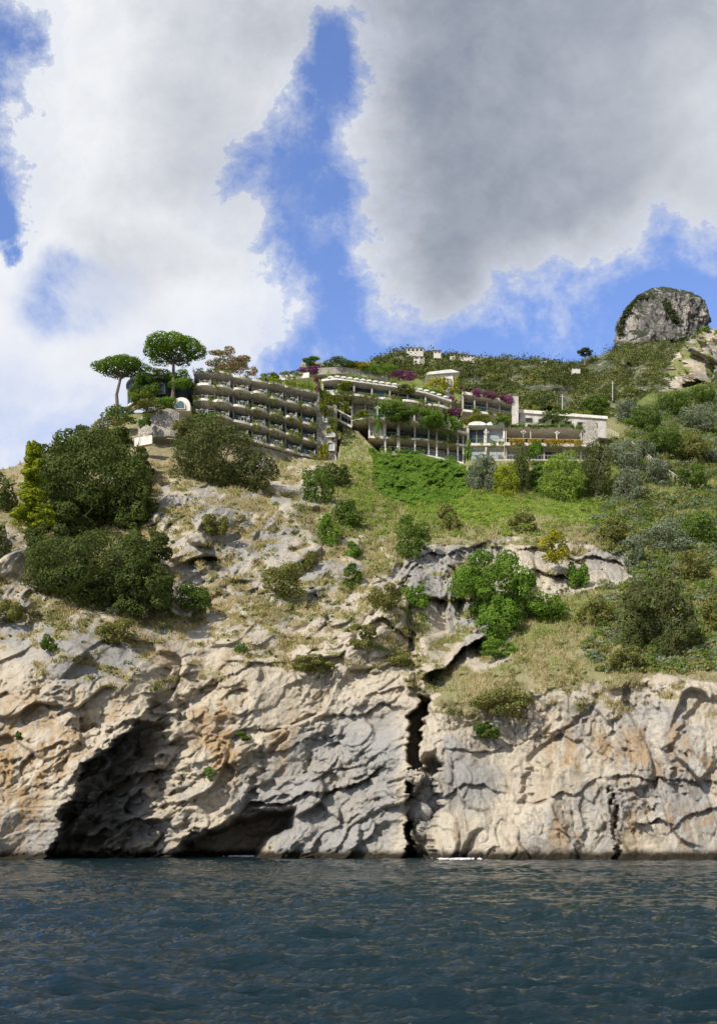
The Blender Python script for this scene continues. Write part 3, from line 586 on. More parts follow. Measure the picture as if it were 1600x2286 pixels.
def grass(name,label,xs,ys,Ys,hh,mat):
    n=len(xs); c=PA(xs,ys,Ys-.05); k=4; li=np.repeat(np.arange(n),k); b=c[li]+rng.normal(size=(n*k,3))*np.array([.22,.15,.05])
    h=hh*rng.uniform(.4,1.2,n*k)*Ys[li]/140; tip=b+np.stack([rng.normal(size=n*k)*.35*h,rng.normal(size=n*k)*.3*h-.1,h],-1)
    w=np.stack([rng.uniform(.03,.08,n*k),rng.normal(size=n*k)*.03,0*h],-1)
    Vv=np.stack([b-w,b+w,tip],1).reshape(-1,3); o=npmesh(name,Vv,np.arange(3*n*k).reshape(-1,3),mat); return tag(o,label,'grass',kind='stuff')
pg=lambda x,y:(Sat(veg,x,y)>.45)&clear(x,y)&(~Sat(lawn,x,y)|(rng.random(len(x))<.08))
xs,ys,dd=scatter(80000,-300,1720,1030,1700,lambda x,y:pg(x,y)&(rng.random(len(x))>Sat(green,x,y)*.85)&(fbm(x/22,y/14,3,1)>-.2))
grass('dry_grass','straw-coloured dry grass on the slopes above the cliff',xs,ys,dd,.5,LM['dry'])
xs,ys,dd=scatter(38000,600,1720,940,1500,lambda x,y:pg(x,y)&(rng.random(len(x))<Sat(green,x,y)*.85)&(fbm(x/22,y/14,3,4)>-.3))
grass('green_grass','green grass on the slopes below the hotel',xs,ys,dd,.5,LM['reed'])
def carpet(name,label,poly,n,size,mat,off=.25,cat='ground cover'):
    a=np.array(poly); xs=rng.uniform(a[:,0].min(),a[:,0].max(),n); ys=rng.uniform(a[:,1].min(),a[:,1].max(),n)
    k=sdpoly(xs,ys,poly)+fbm(xs/14,ys/14,4,2)*12<0; xs,ys=xs[k],ys[k]; bmp=np.clip(.4+fbm(xs/12,ys/9,4,4),0,2)*off*3
    pts=PA(xs,ys,Dat(xs,ys)-rng.uniform(0,off,len(xs))-bmp)
    nn=np.tile([-.1,-.8,.6],(len(xs),1))+rng.normal(size=(len(xs),3))*.6
    return tag(leafmesh(name,pts,nn,size,LM[mat]),label,cat,kind='stuff')
carpet('ivy_covering','bright green ivy curtain on the wall below the columned gallery',IVY,46000,.32,'ivy',.5,'ivy')
carpet('hedge_covering','dark green creeper on the wall below the flowered terrace',HEDGE,14000,.32,'green',.6,'ivy')
carpet('lawn_covering','green ground cover on the lawn under the right block',LAWN,52000,.28,'lawn',.15)
carpet('creeper_covering','dry creeper streaming down the slope beside the arched windows',[(755,955),(800,968),(845,1012),(850,1080),(890,1110),(800,1140),(750,1060)],7000,.3,'lawn',.5,'creeper')
# ---------------------------------------------------------------- hotel
hotel=empty('hotel',P(800,1010,197),'long terraced hotel with stacked balconies built along the cliff top','building')
def L(line,x,dy=0,dz=0):
    xs=[p[0] for p in line]; v_=P(x,np.interp(x,xs,[p[1] for p in line]),np.interp(x,xs,[p[2] for p in line])); v_.y+=dy; v_.z+=dz; return v_
def slab(line,back=8,th=.32,cuts=None,bulge=0,mat=None,name='floor_slab',x0=None,x1=None,fwd=0):
    x0=x0 or line[0][0]; x1=x1 or line[-1][0]; n=max(3,int((x1-x0)/4)); g=G(); secs=[]; jit=[random.uniform(.4,1.4) for _ in range(20)]; jz=[random.uniform(-.12,.12) for _ in range(20)]
    for i in range(n+1):
        x=x0+(x1-x0)*i/n; b=0; dz=0
        if cuts and bulge:
            for kk,(a,c) in enumerate(zip(cuts[:-1],cuts[1:])):
                if a<=x<=c: f=max(0,math.sin(math.pi*(x-a)/(c-a)))**.5; b=bulge*jit[kk]*f; dz=jz[kk]*f
        p=L(line,x,-b-fwd,dz); q=L(line,x,back)
        secs.append([p,p-Vector((0,0,th)),q-Vector((0,0,th)),q])
    g.loft(secs); return g.build(name,mat or plaster,hotel)
def window(q,mat_f,mat_g,mull=1,fw=.09,parent=None):
    g=G(); d=Vector((0,-.09,0))
    def bar(u0,u1,w0,w1): g.ex([q(u0,w0),q(u1,w0),q(u1,w1),q(u0,w1)],d)
    W=(q(1,0)-q(0,0)).length; H=(q(0,1)-q(0,0)).length; fu=fw/W; fh=fw/H
    bar(0,fu,0,1); bar(1-fu,1,0,1); bar(fu,1-fu,0,fh); bar(fu,1-fu,1-fh,1)
    for i in range(mull): c=(i+1)/(mull+1); bar(c-fu*.4,c+fu*.4,fh,1-fh)
    f=g.build('window',mat_f,parent or hotel); g=G(); g.ex([q(fu,fh),q(1-fu,fh),q(1-fu,1-fh),q(fu,1-fh)],Vector((0,-.03,0))); g.build('pane',mat_g,f); return f
def storey(top,bot,cuts,th=.32,recess=2.2,mf=None,mg=None,rail=True,fin=True,wu=(.07,.93),wh=(0.02,.88),mull=2,wallmat=None,railmat=None,front=.25,rp=.15,fw_=.14,fm=None):
    gw=G()
    for i,c in enumerate(cuts):
        if not fin: break
        a=L(bot,c,front); b=L(top,c,front,-th); t=Vector((fw_,0,0)); dep=Vector((0,recess-front+.1,0))
        g=G(); g.loft([[a-t,a+t,a+t+dep,a-t+dep],[b-t,b+t,b+t+dep,b-t+dep]]); g.build('partition_wall',fm or plaster,hotel)
    for i,(c0,c1) in enumerate(zip(cuts[:-1],cuts[1:])):
        A=L(bot,c0,recess);B=L(bot,c1,recess);Ct=L(top,c1,recess,-th);Dt=L(top,c0,recess,-th)
        gw.ex([A,B,Ct,Dt],(0,.25,0))
        bil=lambda u,w:(A*(1-u)+B*u)*(1-w)+(Dt*(1-u)+Ct*u)*w
        q=lambda u,w:bil(wu[0]+(wu[1]-wu[0])*u,wh[0]+(wh[1]-wh[0])*w)
        window(q,mf or greenm,random.choice(mg or [glass,tglass,glass,cglass]),mull)
        if rail:
            a=L(bot,c0,rp);b=L(bot,c1,rp); g=G(); up=Vector((0,0,.9)); tt=Vector((0,0,.05))
            g.ex([a+up,b+up,b+up+tt,a+up+tt],(0,.05,0)); g.ex([a+up*.12,b+up*.12,b+up*.12+tt,a+up*.12+tt],(0,.05,0))
            n=max(3,int((b-a).length/.6))
            for k in range(n+1):
                p=a*(1-k/n)+b*k/n; s_=Vector((.015,0,0)); g.ex([p-s_,p+s_,p+s_+up,p-s_+up],(0,.03,0))
            g.build('railing',railmat or grille,hotel)
    gw.build('wall',wallmat or plaster,hotel)
def mkline(xs,ys,Ys): return list(zip(xs,ys,Ys))
X=[432,470,500,570,640,708]; YY=[183.6,182.2,183.,185.6,188.8,192.6]
LW=[mkline(X,[833,831,835,848,862,878],YY),mkline(X,[864,862,866,880,897,916],YY),mkline(X,[895,895,900,915,933,953],YY),mkline(X,[926,928,933,949,968,988],YY),mkline(X,[958,960,966,983,1003,1024],YY)]
cutsA=[432,478,520,562,600,636,672,708]
for i,l in enumerate(LW): slab(l,8,.40 if i else .36,cutsA,1.3 if 0<i<4 else .6,fwd=.25)
slab(LW[4],5,3.2,None,0,stone,'foundation_wall',x0=470,fwd=-.5)
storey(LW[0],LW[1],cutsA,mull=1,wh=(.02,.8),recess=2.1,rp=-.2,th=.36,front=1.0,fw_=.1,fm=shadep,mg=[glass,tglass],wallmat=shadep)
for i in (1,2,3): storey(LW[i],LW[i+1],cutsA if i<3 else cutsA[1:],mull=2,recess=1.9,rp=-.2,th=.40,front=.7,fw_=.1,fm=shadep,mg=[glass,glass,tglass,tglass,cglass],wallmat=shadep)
ASt=[(706,890,192.2),(752,905,194)]; ASb=[(706,1034,192.2),(752,1040,194)]
g=G(); g.ex([L(ASb,706),L(ASb,752),L(ASt,752),L(ASt,706)],(0,4,0)); g.build('stair_tower_wall',stone,hotel)
def archwin(x,y,w,h,Y,fm=white,gm=cglass,dep=.35,parent=None):
    m=Y/FP; c=P(x,y,Y); W=w*m/2; H=h*m; n=10
    out=[Vector((-W,0,-H/2)),Vector((W,0,-H/2))]+[Vector((W*math.cos(a),0,H/2-W+W*math.sin(a))) for a in [math.pi*i/n for i in range(n+1)]]
    g=G(); ring=[c+p for p in out]; inn=[c+Vector((p.x*.8,0,p.z*.86)) for p in out]; d=Vector((0,-dep,0))
    k=len(out)
    for j in range(k):
        j2=(j+1)%k; g.ex([ring[j],ring[j2],inn[j2],inn[j]],d)
    f=g.build('arched_window',fm,parent or hotel); g=G(); g.ex([p+Vector((0,-.02,0)) for p in inn],(0,-.05,0)); g.build('pane',gm,f)
for x,y,w,h in [(730,932,20,24),(737,965,22,24),(737,997,20,20),(742,1022,16,14)]: archwin(x,y,w,h,np.interp(x,[706,752],[192.2,194])-.05)
St=[(712,872,195),(785,908,196.5)]; Sb=[(712,912,195),(785,950,196.5)]
slab(St,5,.4); slab(Sb,5,.4); storey(St,Sb,[712,736,760,785],recess=1.6,mg=[glass],rail=True)
Sm=[(712,892,194.9),(785,930,196.4)]; slab(Sm,1,.25)
U0=mkline([718,750,790,880,950,1008],[846,842,847,859,873,892],[198,197,197.3,199,200.5,202]); U1=mkline([718,750,790,880,950,1012],[883,881,885,893,904,918],[197.5,196.5,196.8,198.5,200,201.5])
U2=mkline([785,820,870,950,1045],[937,933,936,947,969],[196.6,196,197,198,199.5]); GM=mkline([822,940,1040],[973,978,992],[196.5,198,199.5]); G0=mkline([848,940,1035],[1006,1012,1032],[197,198,199.5])
slab(U0,9,.4,mat=plaster,name='roof_slab'); slab(U1,8,.4,[718,770,830,890,950,1012],1.0,fwd=.2); slab(U2,8,.45,[785,842,900,960,1045],.9,fwd=.3); slab(GM,8,.36); slab(G0,8,.45)
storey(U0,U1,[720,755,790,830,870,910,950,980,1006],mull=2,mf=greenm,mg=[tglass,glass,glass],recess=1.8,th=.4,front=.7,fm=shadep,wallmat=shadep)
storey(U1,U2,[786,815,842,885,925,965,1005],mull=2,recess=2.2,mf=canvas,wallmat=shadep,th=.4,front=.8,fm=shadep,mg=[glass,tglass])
storey(U2,GM,[824,858],recess=1.2,mf=whitem,mg=[cglass],railmat=whitem,th=.45)
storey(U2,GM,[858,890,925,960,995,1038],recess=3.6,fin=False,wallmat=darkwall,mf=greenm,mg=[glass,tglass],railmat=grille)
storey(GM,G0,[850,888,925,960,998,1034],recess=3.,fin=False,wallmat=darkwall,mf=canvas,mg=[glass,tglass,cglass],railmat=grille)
for x in (860,889,926,957,975,1000,1022,1034):
    a=L(G0,min(x,1034),.5); b=L(U2,x,.5,-.4); g=G(); w=.16 if x!=889 else .3
    g.loft([[a+Vector((sx*w,sy*w,0)) for sx,sy in((-1,-1),(1,-1),(1,1),(-1,1))],[b+Vector((sx*w*.8,sy*w*.8,0)) for sx,sy in((-1,-1),(1,-1),(1,1),(-1,1))]]); g.build('column',plaster,hotel)
slab(G0,4,3.,None,0,stone,'foundation_wall',fwd=-.6)
for i in range(19):
    x=738+i*14.2; p=L(U0,x,-.15,.02); r=.56; g=G(); n=8
    sec=[Vector((r*math.cos(math.pi*j/n),0,.55*r*math.sin(math.pi*j/n))) for j in range(n+1)]
    g.loft([[p+s_ for s_ in sec],[p+s_+Vector((0,5,0.3)) for s_ in sec]]); g.build('roof_vault',white,hotel)
C0=mkline([1032,1090,1150],[873,883,898],[205,205.5,206]); C1=mkline([1032,1090,1150],[913,920,932],[205,205.5,206])
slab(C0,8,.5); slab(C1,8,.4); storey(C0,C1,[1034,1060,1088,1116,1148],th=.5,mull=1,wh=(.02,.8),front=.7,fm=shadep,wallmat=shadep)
g=G(); g.ex([P(1143,950,205),P(1157,950,205),P(1157,884,205),P(1143,884,205)],(0,3,0)); g.build('chimney_wall',concrete,hotel)
D0=mkline([1043,1127],[950,950],[198,198]); D1=mkline([1040,1130],[989,989],[198,198]); D2=mkline([1040,1130],[1026,1026],[198,198])
slab(D1,8,.45); slab(D2,8,.6); storey(D0,D1,[1045,1085,1125],th=.2,recess=1.2,mull=1,mf=canvas,mg=[cglass,glass],wh=(.02,.97)); storey(D1,D2,[1042,1085,1128],th=.45,recess=1.,mull=3,mf=canvas,mg=[tglass,cglass])
slab(D0,7,.25,mat=canvas,name='roof_slab')
for cx in (1065,1105):
    p=P(cx,949,197.7); r=1.78; sec=[Vector((r*math.cos(math.pi*j/10),0,.42*r*math.sin(math.pi*j/10))) for j in range(11)]
    g=G(); g.loft([[p+s_ for s_ in sec],[p+s_+Vector((0,6,0)) for s_ in sec]]); g.build('roof_vault',white,hotel)
E0=mkline([1127,1170,1215,1260,1300],[953,950,952,950,956],[198,198.5,199,199.5,200]); E1=mkline([1127,1335],[988,992],[197,198.5]); E2=mkline([1127,1335],[1026,1027],[197.3,198.8])
slab(E0,7,.16,mat=canvas,name='canopy'); slab(E1,9,.5); slab(E2,8,.5)
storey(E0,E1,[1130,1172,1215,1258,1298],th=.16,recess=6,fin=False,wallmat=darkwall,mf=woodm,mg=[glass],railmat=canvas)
storey(E1,E2,[1130,1172,1215,1258,1297,1333],th=.5,recess=2.,mull=3,mf=canvas,mg=[tglass,glass,cglass],railmat=canvas,fm=shadep)
for x in (1130,1185,1243,1298):
    g=G(); g.tube([L(E1,x,.5),L(E0,x,.5)],.07,6); g.build('canopy_post',canvas,hotel)
slab(E2,4,2.6,None,0,concrete,'foundation_wall',fwd=-.8); slab(D2,4,2.6,None,0,concrete,'foundation_wall',fwd=-.8)
g=G(); g.ex([P(1300,990,199.5),P(1336,990,199.5),P(1330,938,200.5),P(1303,940,200.5)],(0,4,0)); g.build('end_wall',stone,hotel)
g=G(); g.ex([P(1158,958,207),P(1354,978,207),P(1352,931,207),P(1160,916,207)],(0,9,0)); g.build('upper_wall',concrete,hotel)
g=G(); g.ex([P(1156,920,206.6),P(1356,935,206.6),P(1356,929,206.6),P(1156,913,206.6)],(0,10,0)); g.build('roof_slab',plaster,hotel)
for i in range(6):
    x=1180+i*29; y=938+i*2.3; q=lambda u,w:P(x-8+16*u,y+5-10*w,206.98); window(q,woodm,glass,0)
g=G(); g.ex([P(956,892,207),P(1014,892,207),P(1010,832,207),P(960,834,207)],(0,7,0)); g.build('tower_wall',plaster,hotel)
g=G(); g.ex([P(950,836,206.5),P(1026,830,206.5),P(1006,824,206.5),P(956,830,206.5)],(0,8,0)); g.build('tower_roof',white,hotel)
for x in (985,1002): 
    q=lambda u,w:P(x-5+10*u,862-16*w,206.95); window(q,woodm,cglass,0)
def ring(c,r0,z0,z1,mat,name,a0=math.pi*.9,a1=math.pi*2.15,n=26,th=.3,r1=None):
    g=G(); secs=[]; r1=r1 or r0
    for i in range(n+1):
        a=a0+(a1-a0)*i/n; co,si=math.cos(a),math.sin(a)
        secs.append([(c[0]+r0*co,c[1]+r0*si,z0),(c[0]+r1*co,c[1]+r1*si,z1),(c[0]+(r1-th)*co,c[1]+(r1-th)*si,z1),(c[0]+(r0-th)*co,c[1]+(r0-th)*si,z0)])
    g.loft(secs); return g.build(name,mat,hotel)
cR=P(362,870,189); zt=P(0,840,184).z; zb=P(0,912,184).z
ring(cR,6.1,zb,zt-.3,darkwall,'rotunda_wall'); ring(cR,6.4,zt-.25,zt,concrete,'roof_slab',th=6.3); ring(cR,6.5,zb+1.0,zb+1.3,plaster,'floor_slab',th=1.0)
for i in range(9):
    a=math.pi*(1.1+.9*i/8); w=.16; q=lambda u,v_:Vector((cR.x+6.15*math.cos(a-w+2*w*u),cR.y+6.15*math.sin(a-w+2*w*u),zb+1.5+(zt-.7-zb-1.5)*v_)); window(q,greenm,random.choice([glass,tglass]),0)
archwin(361,868,17,24,182.6,shadep,tglass)
p=P(405,917,180.5); g=G(); r=1.5; sec=[Vector((-r,0,0)),Vector((r,0,0))]+[Vector((r*math.cos(math.pi*j/10),0,1.0+r*math.sin(math.pi*j/10)*.9)) for j in range(11)]
g.loft([[p+s_ for s_ in sec],[p+s_+Vector((0,5,0)) for s_ in sec]]); g.build('arched_lodge_wall',plaster,hotel); archwin(403,904,22,19,180.4,canvas,tglass,.12)
def wallthing(pts,h,name,label,mat,th=.8):
    g=G(); secs=[]
    for i in range(len(pts)-1):
        for k in range(8):
            t=k/8; x,y,Y=[pts[i][c]*(1-t)+pts[i+1][c]*t for c in range(3)]
            a=P(x,y+(random.uniform(-2,2) if mat is stone else 0),Y); secs.append([a,a+Vector((0,-.1,-h)),a+Vector((0,th,-h)),a+Vector((0,th,0))])
    g.loft(secs); tag(g.build(name,mat,loc=P(*pts[0])-Vector((0,0,h))),label,'wall')
wallthing([(308,940,175),(322,922,174.6),(345,914,174),(380,912,174),(400,920,174.6),(420,938,176)],4.6,'retaining_wall','rubble stone retaining wall under the two umbrella pines',stone)
wallthing([(300,978,168),(345,970,167.5)],1.4,'retaining_wall','low pale wall below the stone retaining wall',plaster)
wallthing([(620,838,199),(700,830,200)],1.0,'garden_wall','pale parapet beside the roof garden',plaster)
wallthing([(690,822,204),(760,818,206),(900,838,208)],1.4,'garden_wall','stepped roof garden parapet above the scalloped roof',shadep)
wallthing([(668,808,209),(770,806,210)],1.,'garden_wall','topmost roof garden parapet',stone)
# ---------------------------------------------------------------- vines and flowers on the hotel
def vines(name,label,line,n,mat,drop=.9,size=.24,up=.35,cat='climbing plant',dens=.0,group=None,thick=.35):
    xs_=[p[0] for p in line]; x=rng.uniform(xs_[0],xs_[-1],n); k=fbm(x/9,x*0+len(label)*.7,3,2)>dens; x=x[k]
    y=np.interp(x,xs_,[p[1] for p in line]); Yv=np.interp(x,xs_,[p[2] for p in line]); pts=PA(x,y,Yv); amp=.35+.75*np.clip(fbm(x/5,x*0+2+len(label),3,4)+.5,0,1.3)
    r=rng.random(len(x)); pts[:,2]+=np.where(r<.3,rng.random(len(x))*up*amp,-rng.random(len(x))**1.4*drop*amp); pts[:,1]-=rng.uniform(.05,thick*2,len(x)); 
    o=leafmesh(name,pts,rng.normal(size=pts.shape)+np.array([0,-.8,.4]),size,LM[mat],loc=P(*line[0])); return tag(o,label,cat,group)
for i,(l,lb) in enumerate(zip(LW,['roof edge','top balconies','second row of balconies','third row of balconies','lowest balconies'])):
    vines('climbing_vine','trailing vine along the %s of the left wing'%lb,l,6500 if i else 3500,'vine',1.3 if i else .6,.22,.35,dens=.12,thick=.95)
vines('climbing_vine','thick green vine over the pergola in the middle of the hotel',mkline([835,880,950,1045],[912,908,926,956],[195,195.5,196.5,198.5]),9000,'ivy',1.5,.26,.8,dens=-.3,thick=1.3)
vines('climbing_vine','vine hanging from the scalloped roof floor',U1,6000,'vine',1.4,.24,.6,dens=-.1,thick=.8)
vines('climbing_vine','vine along the edge above the columned gallery',U2,5500,'ivy',1.4,.24,.6,dens=-.15,thick=.8)
vines('climbing_vine','vine draped along the gallery floor edge',G0,4000,'ivy',1.8,.24,.6,dens=-.1)
vines('climbing_vine','sparse vine on the middle floor of the gallery',GM,2500,'vine',1.0,.24,.4,dens=.1)
vines('climbing_vine','vine on the floor edge of the upper right wing',C1,2500,'vine',1.2,.24,.5,dens=-.1)
vines('climbing_vine','vine on the stair gallery left of the centre block',St,2600,'vine',1.6,.24,.5,dens=-.2)
vines('climbing_vine','vine along the floor of the pavilion and right terrace',mkline([1042,1130,1335],[990,989,993],[197.3,197,198]),4000,'vine',.9,.24,.3,dens=.05)
vines('climbing_vine','green fringe over the canopy of the flowered terrace',E0,3600,'ivy',.5,.24,.55,dens=-.35)
vines('roof_planting','yellow-green planting along the roof behind the white vaults',mkline([730,880,1005],[842,855,884],[201,202.5,205]),6000,'lawn',.3,.26,1.0,dens=-.1,thick=.8)
vines('roof_planting','yellow-green planting on the roof of the left wing',mkline([560,640,705],[845,857,870],[190,192,195]),4000,'lawn',.3,.24,.9,dens=-.1,thick=.8)
vines('roof_planting','green planting along the long concrete roof',mkline([1165,1350],[914,930],[208,208]),3000,'vine',.3,.24,.5,dens=.1,thick=.8)
vines('flower_border','orange and yellow flowers along the right terrace edge',mkline([1135,1215,1300],[984,985,987],[196.6,197,197.6]),3600,'orange',.7,.2,.35,'flowers',dens=-.3)
vines('bougainvillea','magenta bougainvillea along the top of the upper right wing',C0,4200,'mag',.8,.24,.7,'flowering plant',dens=-.05,thick=.8)
for x,y,rx,r2,Y,mt,lb in [(706,857,9,19,194,'mag','purple bougainvillea column at the end of the left wing'),(900,838,34,8,206,'mag','magenta bougainvillea on the roof garden'),(690,824,26,7,202,'mag','low magenta flowers beside the roof parapet'),
 (1012,922,24,12,201,'mag','magenta bougainvillea right of the centre block'),(1010,893,12,10,203,'mag','small magenta clump beside the ivy tower'),(800,820,34,7,207,'yel','yellow roof garden shrubs above the scalloped roof')]:
    bush(x,y,rx,r2,mt,'bougainvillea' if mt=='mag' else 'garden_shrub',lb,'flowering plant',Y=Y,ls=.22,cov=1.3)
for x,y,rx,r2,Y,mt,lb in [(975,862,26,28,206,'yel','yellowing ivy wrapped over the small tower'),(1012,858,12,22,206,'yel','yellow-leaved creeper on the right corner of the small tower'),(728,910,20,22,192.5,'vine','creeper over the top of the arched window wall'),(722,1008,12,24,192,'yel','yellow creeper beside the lowest arched windows'),
 (700,808,30,8,208,'ivy','clipped green hedge on the topmost roof garden'),(760,815,50,9,207,'green','dark green hedge in the middle of the roof garden'),(850,828,46,9,207,'ivy','green hedge at the right of the roof garden'),(650,840,30,9,200,'vine','vine-covered pergola above the left wing'),
 (905,868,24,8,199,'vine','vine patch over the scalloped roof'),(760,905,22,20,197,'vine','creeper beside the stair gallery'),(324,862,32,28,181.0,'green','ivy over the left side of the rotunda'),(400,848,34,22,181.0,'ivy','ivy over the right side of the rotunda'),(345,838,44,10,181.5,'green','creeper along the rotunda roof edge'),(318,895,30,20,180.0,'vine','creeper at the foot of the rotunda'),
 (372,896,26,16,179.8,'ivy','green shrub between the rotunda and the white arch house'),(335,908,34,10,173,'scrub','scrub growing along the top of the stone retaining wall'),(322,940,16,22,172,'green','shrub over the left end of the stone retaining wall'),(405,955,22,22,172,'scrub','scrub at the right foot of the stone retaining wall'),(265,930,40,22,176,'green','shrubs at the foot of the smaller pine'),(245,960,44,24,172,'scrub','scrub on the crest left of the stone wall'),
 (1045,1010,10,30,196,'ivy','ivy column at the corner of the pavilion'),(845,950,8,22,195,'ivy','ivy on the pier left of the gallery'),(885,925,38,14,194.5,'green','dark round creeper crown above the tall column'),(965,938,34,16,195.5,'ivy','leafy crown above the middle of the gallery'),
 (460,938,30,16,178,'green','green shrubs below the first balconies'),(300,875,14,22,182,'green','dark ivy on the left edge of the rotunda'),(1195,1005,20,20,195,'ivy','creeper beside the lower windows of the right block'),(1120,940,22,8,197,'ivy','creeper behind the twin vaults'),(770,862,26,8,196,'vine','creeper on the glazed corner of the centre block'),(600,842,26,8,191,'scrub','shrubs on the roof of the left wing beside the oleander'),
 (1070,938,36,8,200,'vine','vine mat between the upper right wing and the pavilion'),(1000,1045,40,16,196,'ivy','ivy mound under the right end of the gallery'),(810,925,20,9,195,'vine','vine on the left end of the middle balcony'),(740,950,14,20,191.5,'vine','creeper between the arched windows'),(1240,928,40,7,205,'green','low bushes between the flowered terrace and the concrete wall')]:
    bush(x,y,rx,r2,mt,'wall_creeper' if 'ivy' in lb or 'creep' in lb or 'vine' in lb else 'garden_shrub',lb,'plant',Y=Y,ls=.24,cov=1.3)
bush(505,806,54,26,'pink','oleander','pink-flowering oleander on the roof of the left wing','flowering shrub',Y=188,ls=.22,cov=1.2,nl=40,lobe=.24)
bush(560,828,18,10,'pink','oleander','small pink-flowered shrub at the right of the big oleander','flowering shrub',Y=188,ls=.22,cov=.8)
# balcony furniture
def chair_bm():
    g=G()
    g.box((0,0,.43),(.5,.5,.05)); g.box((0,.24,.72),(.5,.04,.5))
    for sx in(-1,1):
        for sy in(-1,1): g.box((sx*.22,sy*.22,.2),(.045,.045,.42))
        g.box((sx*.25,0,.64),(.05,.5,.04))
    return g
def table_bm():
    g=G(); g.loft([[(.42*math.cos(a*.7854),.42*math.sin(a*.7854),z) for a in range(8)] for z in(.7,.75)]); g.tube([(0,0,.02),(0,0,.7)],.04,6); g.box((0,0,.015),(.4,.4,.03)); return g
ch0=chair_bm().build('balcony_chair',whitem); tb0=table_bm().build('balcony_table',whitem); first=[True,True]
rows=['top','second','third','lowest']; pos=['first','second','third','fourth','fifth','sixth','seventh']
for r in range(4):
    line=LW[r+1]
    for i in range(7):
        if r==3 and i==0: continue
        c=(cutsA[i]+cutsA[i+1])/2+random.uniform(-4,4)
        for kk,dx in enumerate((-.75,.75)):
            o=ch0 if first[0] else ch0.copy()
            if not first[0]: C.objects.link(o)
            first[0]=False; o.location=L(line,c,-.25,.13)+Vector((dx,0,0)); o.rotation_euler.z=(-1 if dx<0 else 1)*random.uniform(-1.9,-1.2)
            tag(o,'%s white chair, %s balcony in the %s row of the left wing'%(['left','right'][kk],pos[i],rows[r]),'chair','white balcony chairs on the left wing')
        o=tb0 if first[1] else tb0.copy()
        if not first[1]: C.objects.link(o)
        first[1]=False; o.location=L(line,c,-.25,.13); tag(o,'small white table, %s balcony in the %s row of the left wing'%(pos[i],rows[r]),'table','white balcony tables on the left wing')
gm,nt=newmat('lamp_globe'); finish(nt,(.7,.7,.66),.3)
for line,x,lb in [(E1,1168,'on the flowered terrace, left one'),(E1,1243,'on the flowered terrace, right one'),(D1,1085,'in front of the twin-vaulted pavilion'),(U2,843,'beside the middle pergola'),(U2,1020,'at the right end above the gallery')]:
    b=L(line,x,-.1,.02); r_=empty('terrace_lamp',b,'white three-globe lamp post '+lb,'lamp','globe lamps on the terraces'); g=G(); g.tube([b,b+Vector((0,0,2.1))],.035,6); g.tube([b+Vector((-.36,0,1.9)),b+Vector((0,0,1.7)),b+Vector((.36,0,1.9))],.03,5); g.build('pole',canvas,r_)
    for d in((-.36,2.0),(0,2.2),(.36,2.0)): g=G(); g.ball(b+Vector((d[0],0,d[1])),.15); g.build('lamp_globe',gm,r_,smooth=True)
# ---------------------------------------------------------------- far houses
def house(x,y,w,h,Y,label,roofm=None,nw=3,mat=None):
    w*=.8; h*=.75
    m=Y/FP; b=P(x,y,Y); W=w*m; H=h*m; r_=empty('hillside_house',b,label,'house'); g=G(); g.box((b.x,b.y+W*.3,b.z+H/2-1),(W,W*.6,H+2)); g.build('wall',mat or farwall,r_)
    g=G(); z=b.z+H; g.loft([[(b.x-W*.54,b.y-.4,z),(b.x+W*.54,b.y-.4,z),(b.x+W*.54,b.y+W*.64,z),(b.x-W*.54,b.y+W*.64,z)],[(b.x-W*.4,b.y+1,z+H*.2),(b.x+W*.4,b.y+1,z+H*.2),(b.x+W*.4,b.y+W*.5,z+H*.2),(b.x-W*.4,b.y+W*.5,z+H*.2)]]); g.build('roof',roofm or farwall,r_)
    for i in range(nw):
        cx=b.x-W/2+W*(i+.5)/nw; ww=min(.9,W/nw*.3); q=lambda u,v_:Vector((cx-ww+2*ww*u,b.y-.02,b.z+H*(.3+.45*v_))); f=window(q,woodm,glass,0,parent=r_)
for a in [(926,786,46,13,455,'white house with a roof terrace on the crest of the far hill',None,4),(935,802,30,8,440,'low house just below the crest house',None,2),(976,789,20,8,450,'house with an orange roof on the far crest',terracotta,2),(1010,796,14,7,455,'small cream house in the middle of the far crest',None,1),(1042,799,40,8,460,'long white house on the far crest',None,4),(1214,807,16,5,500,'small white house on the crest near the saddle',None,1),(1286,824,22,4,500,'low white house on the flank below the saddle',None,2)]:
    house(*a)
tree(1305,788,20,12,'hill','ridge_pine','lone dark flat-topped pine on the ridge saddle',(1305,812),5,Y=520,ls=.2,tr=.5,flat=True,nl=16)
for x,y0,y1,lb in [(1367,850,888,'wooden utility pole above the concrete wall'),(1255,880,912,'short utility pole beyond the long roof'),(1490,955,985,'pale pole on the right slope'),(1560,1040,1068,'thin pole at the lower right of the slope')]:
    Yp=float(Dat(x,max(y1,ip(x,SK)+4)))-1.; b=P(x,y1+6,Yp); g=G(); t=P(x,y0,Yp); g.tube([b,t],.09,6); g.box((t.x,t.y,t.z-.5),(1.0,.08,.08)); tag(g.build('utility_pole',concrete,loc=b),lb,'pole')
for pts,lb in [([(1356,958),(1380,968)],'white terrace railing at the end of the concrete wall'),([(1408,985),(1440,1010),(1455,1022)],'pale sloping handrail of the hillside steps, upper flight'),([(1478,1040),(1510,1062),(1540,1082)],'pale sloping handrail of the hillside steps, lower flight')]:
    g=G(); q=[P(x,y,float(Dat(x,y+10))-1.5) for x,y in pts]; g.tube(q,.06,5); g.tube([p-Vector((0,0,.45)) for p in q],.035,5)
    for p,p2 in zip(q[:-1],q[1:]):
        for k in range(5): a=p.lerp(p2,k/4); g.tube([a-Vector((0,0,1.1)),a],.04,5)
    tag(g.build('handrail',canvas,loc=q[0]),lb,'handrail')
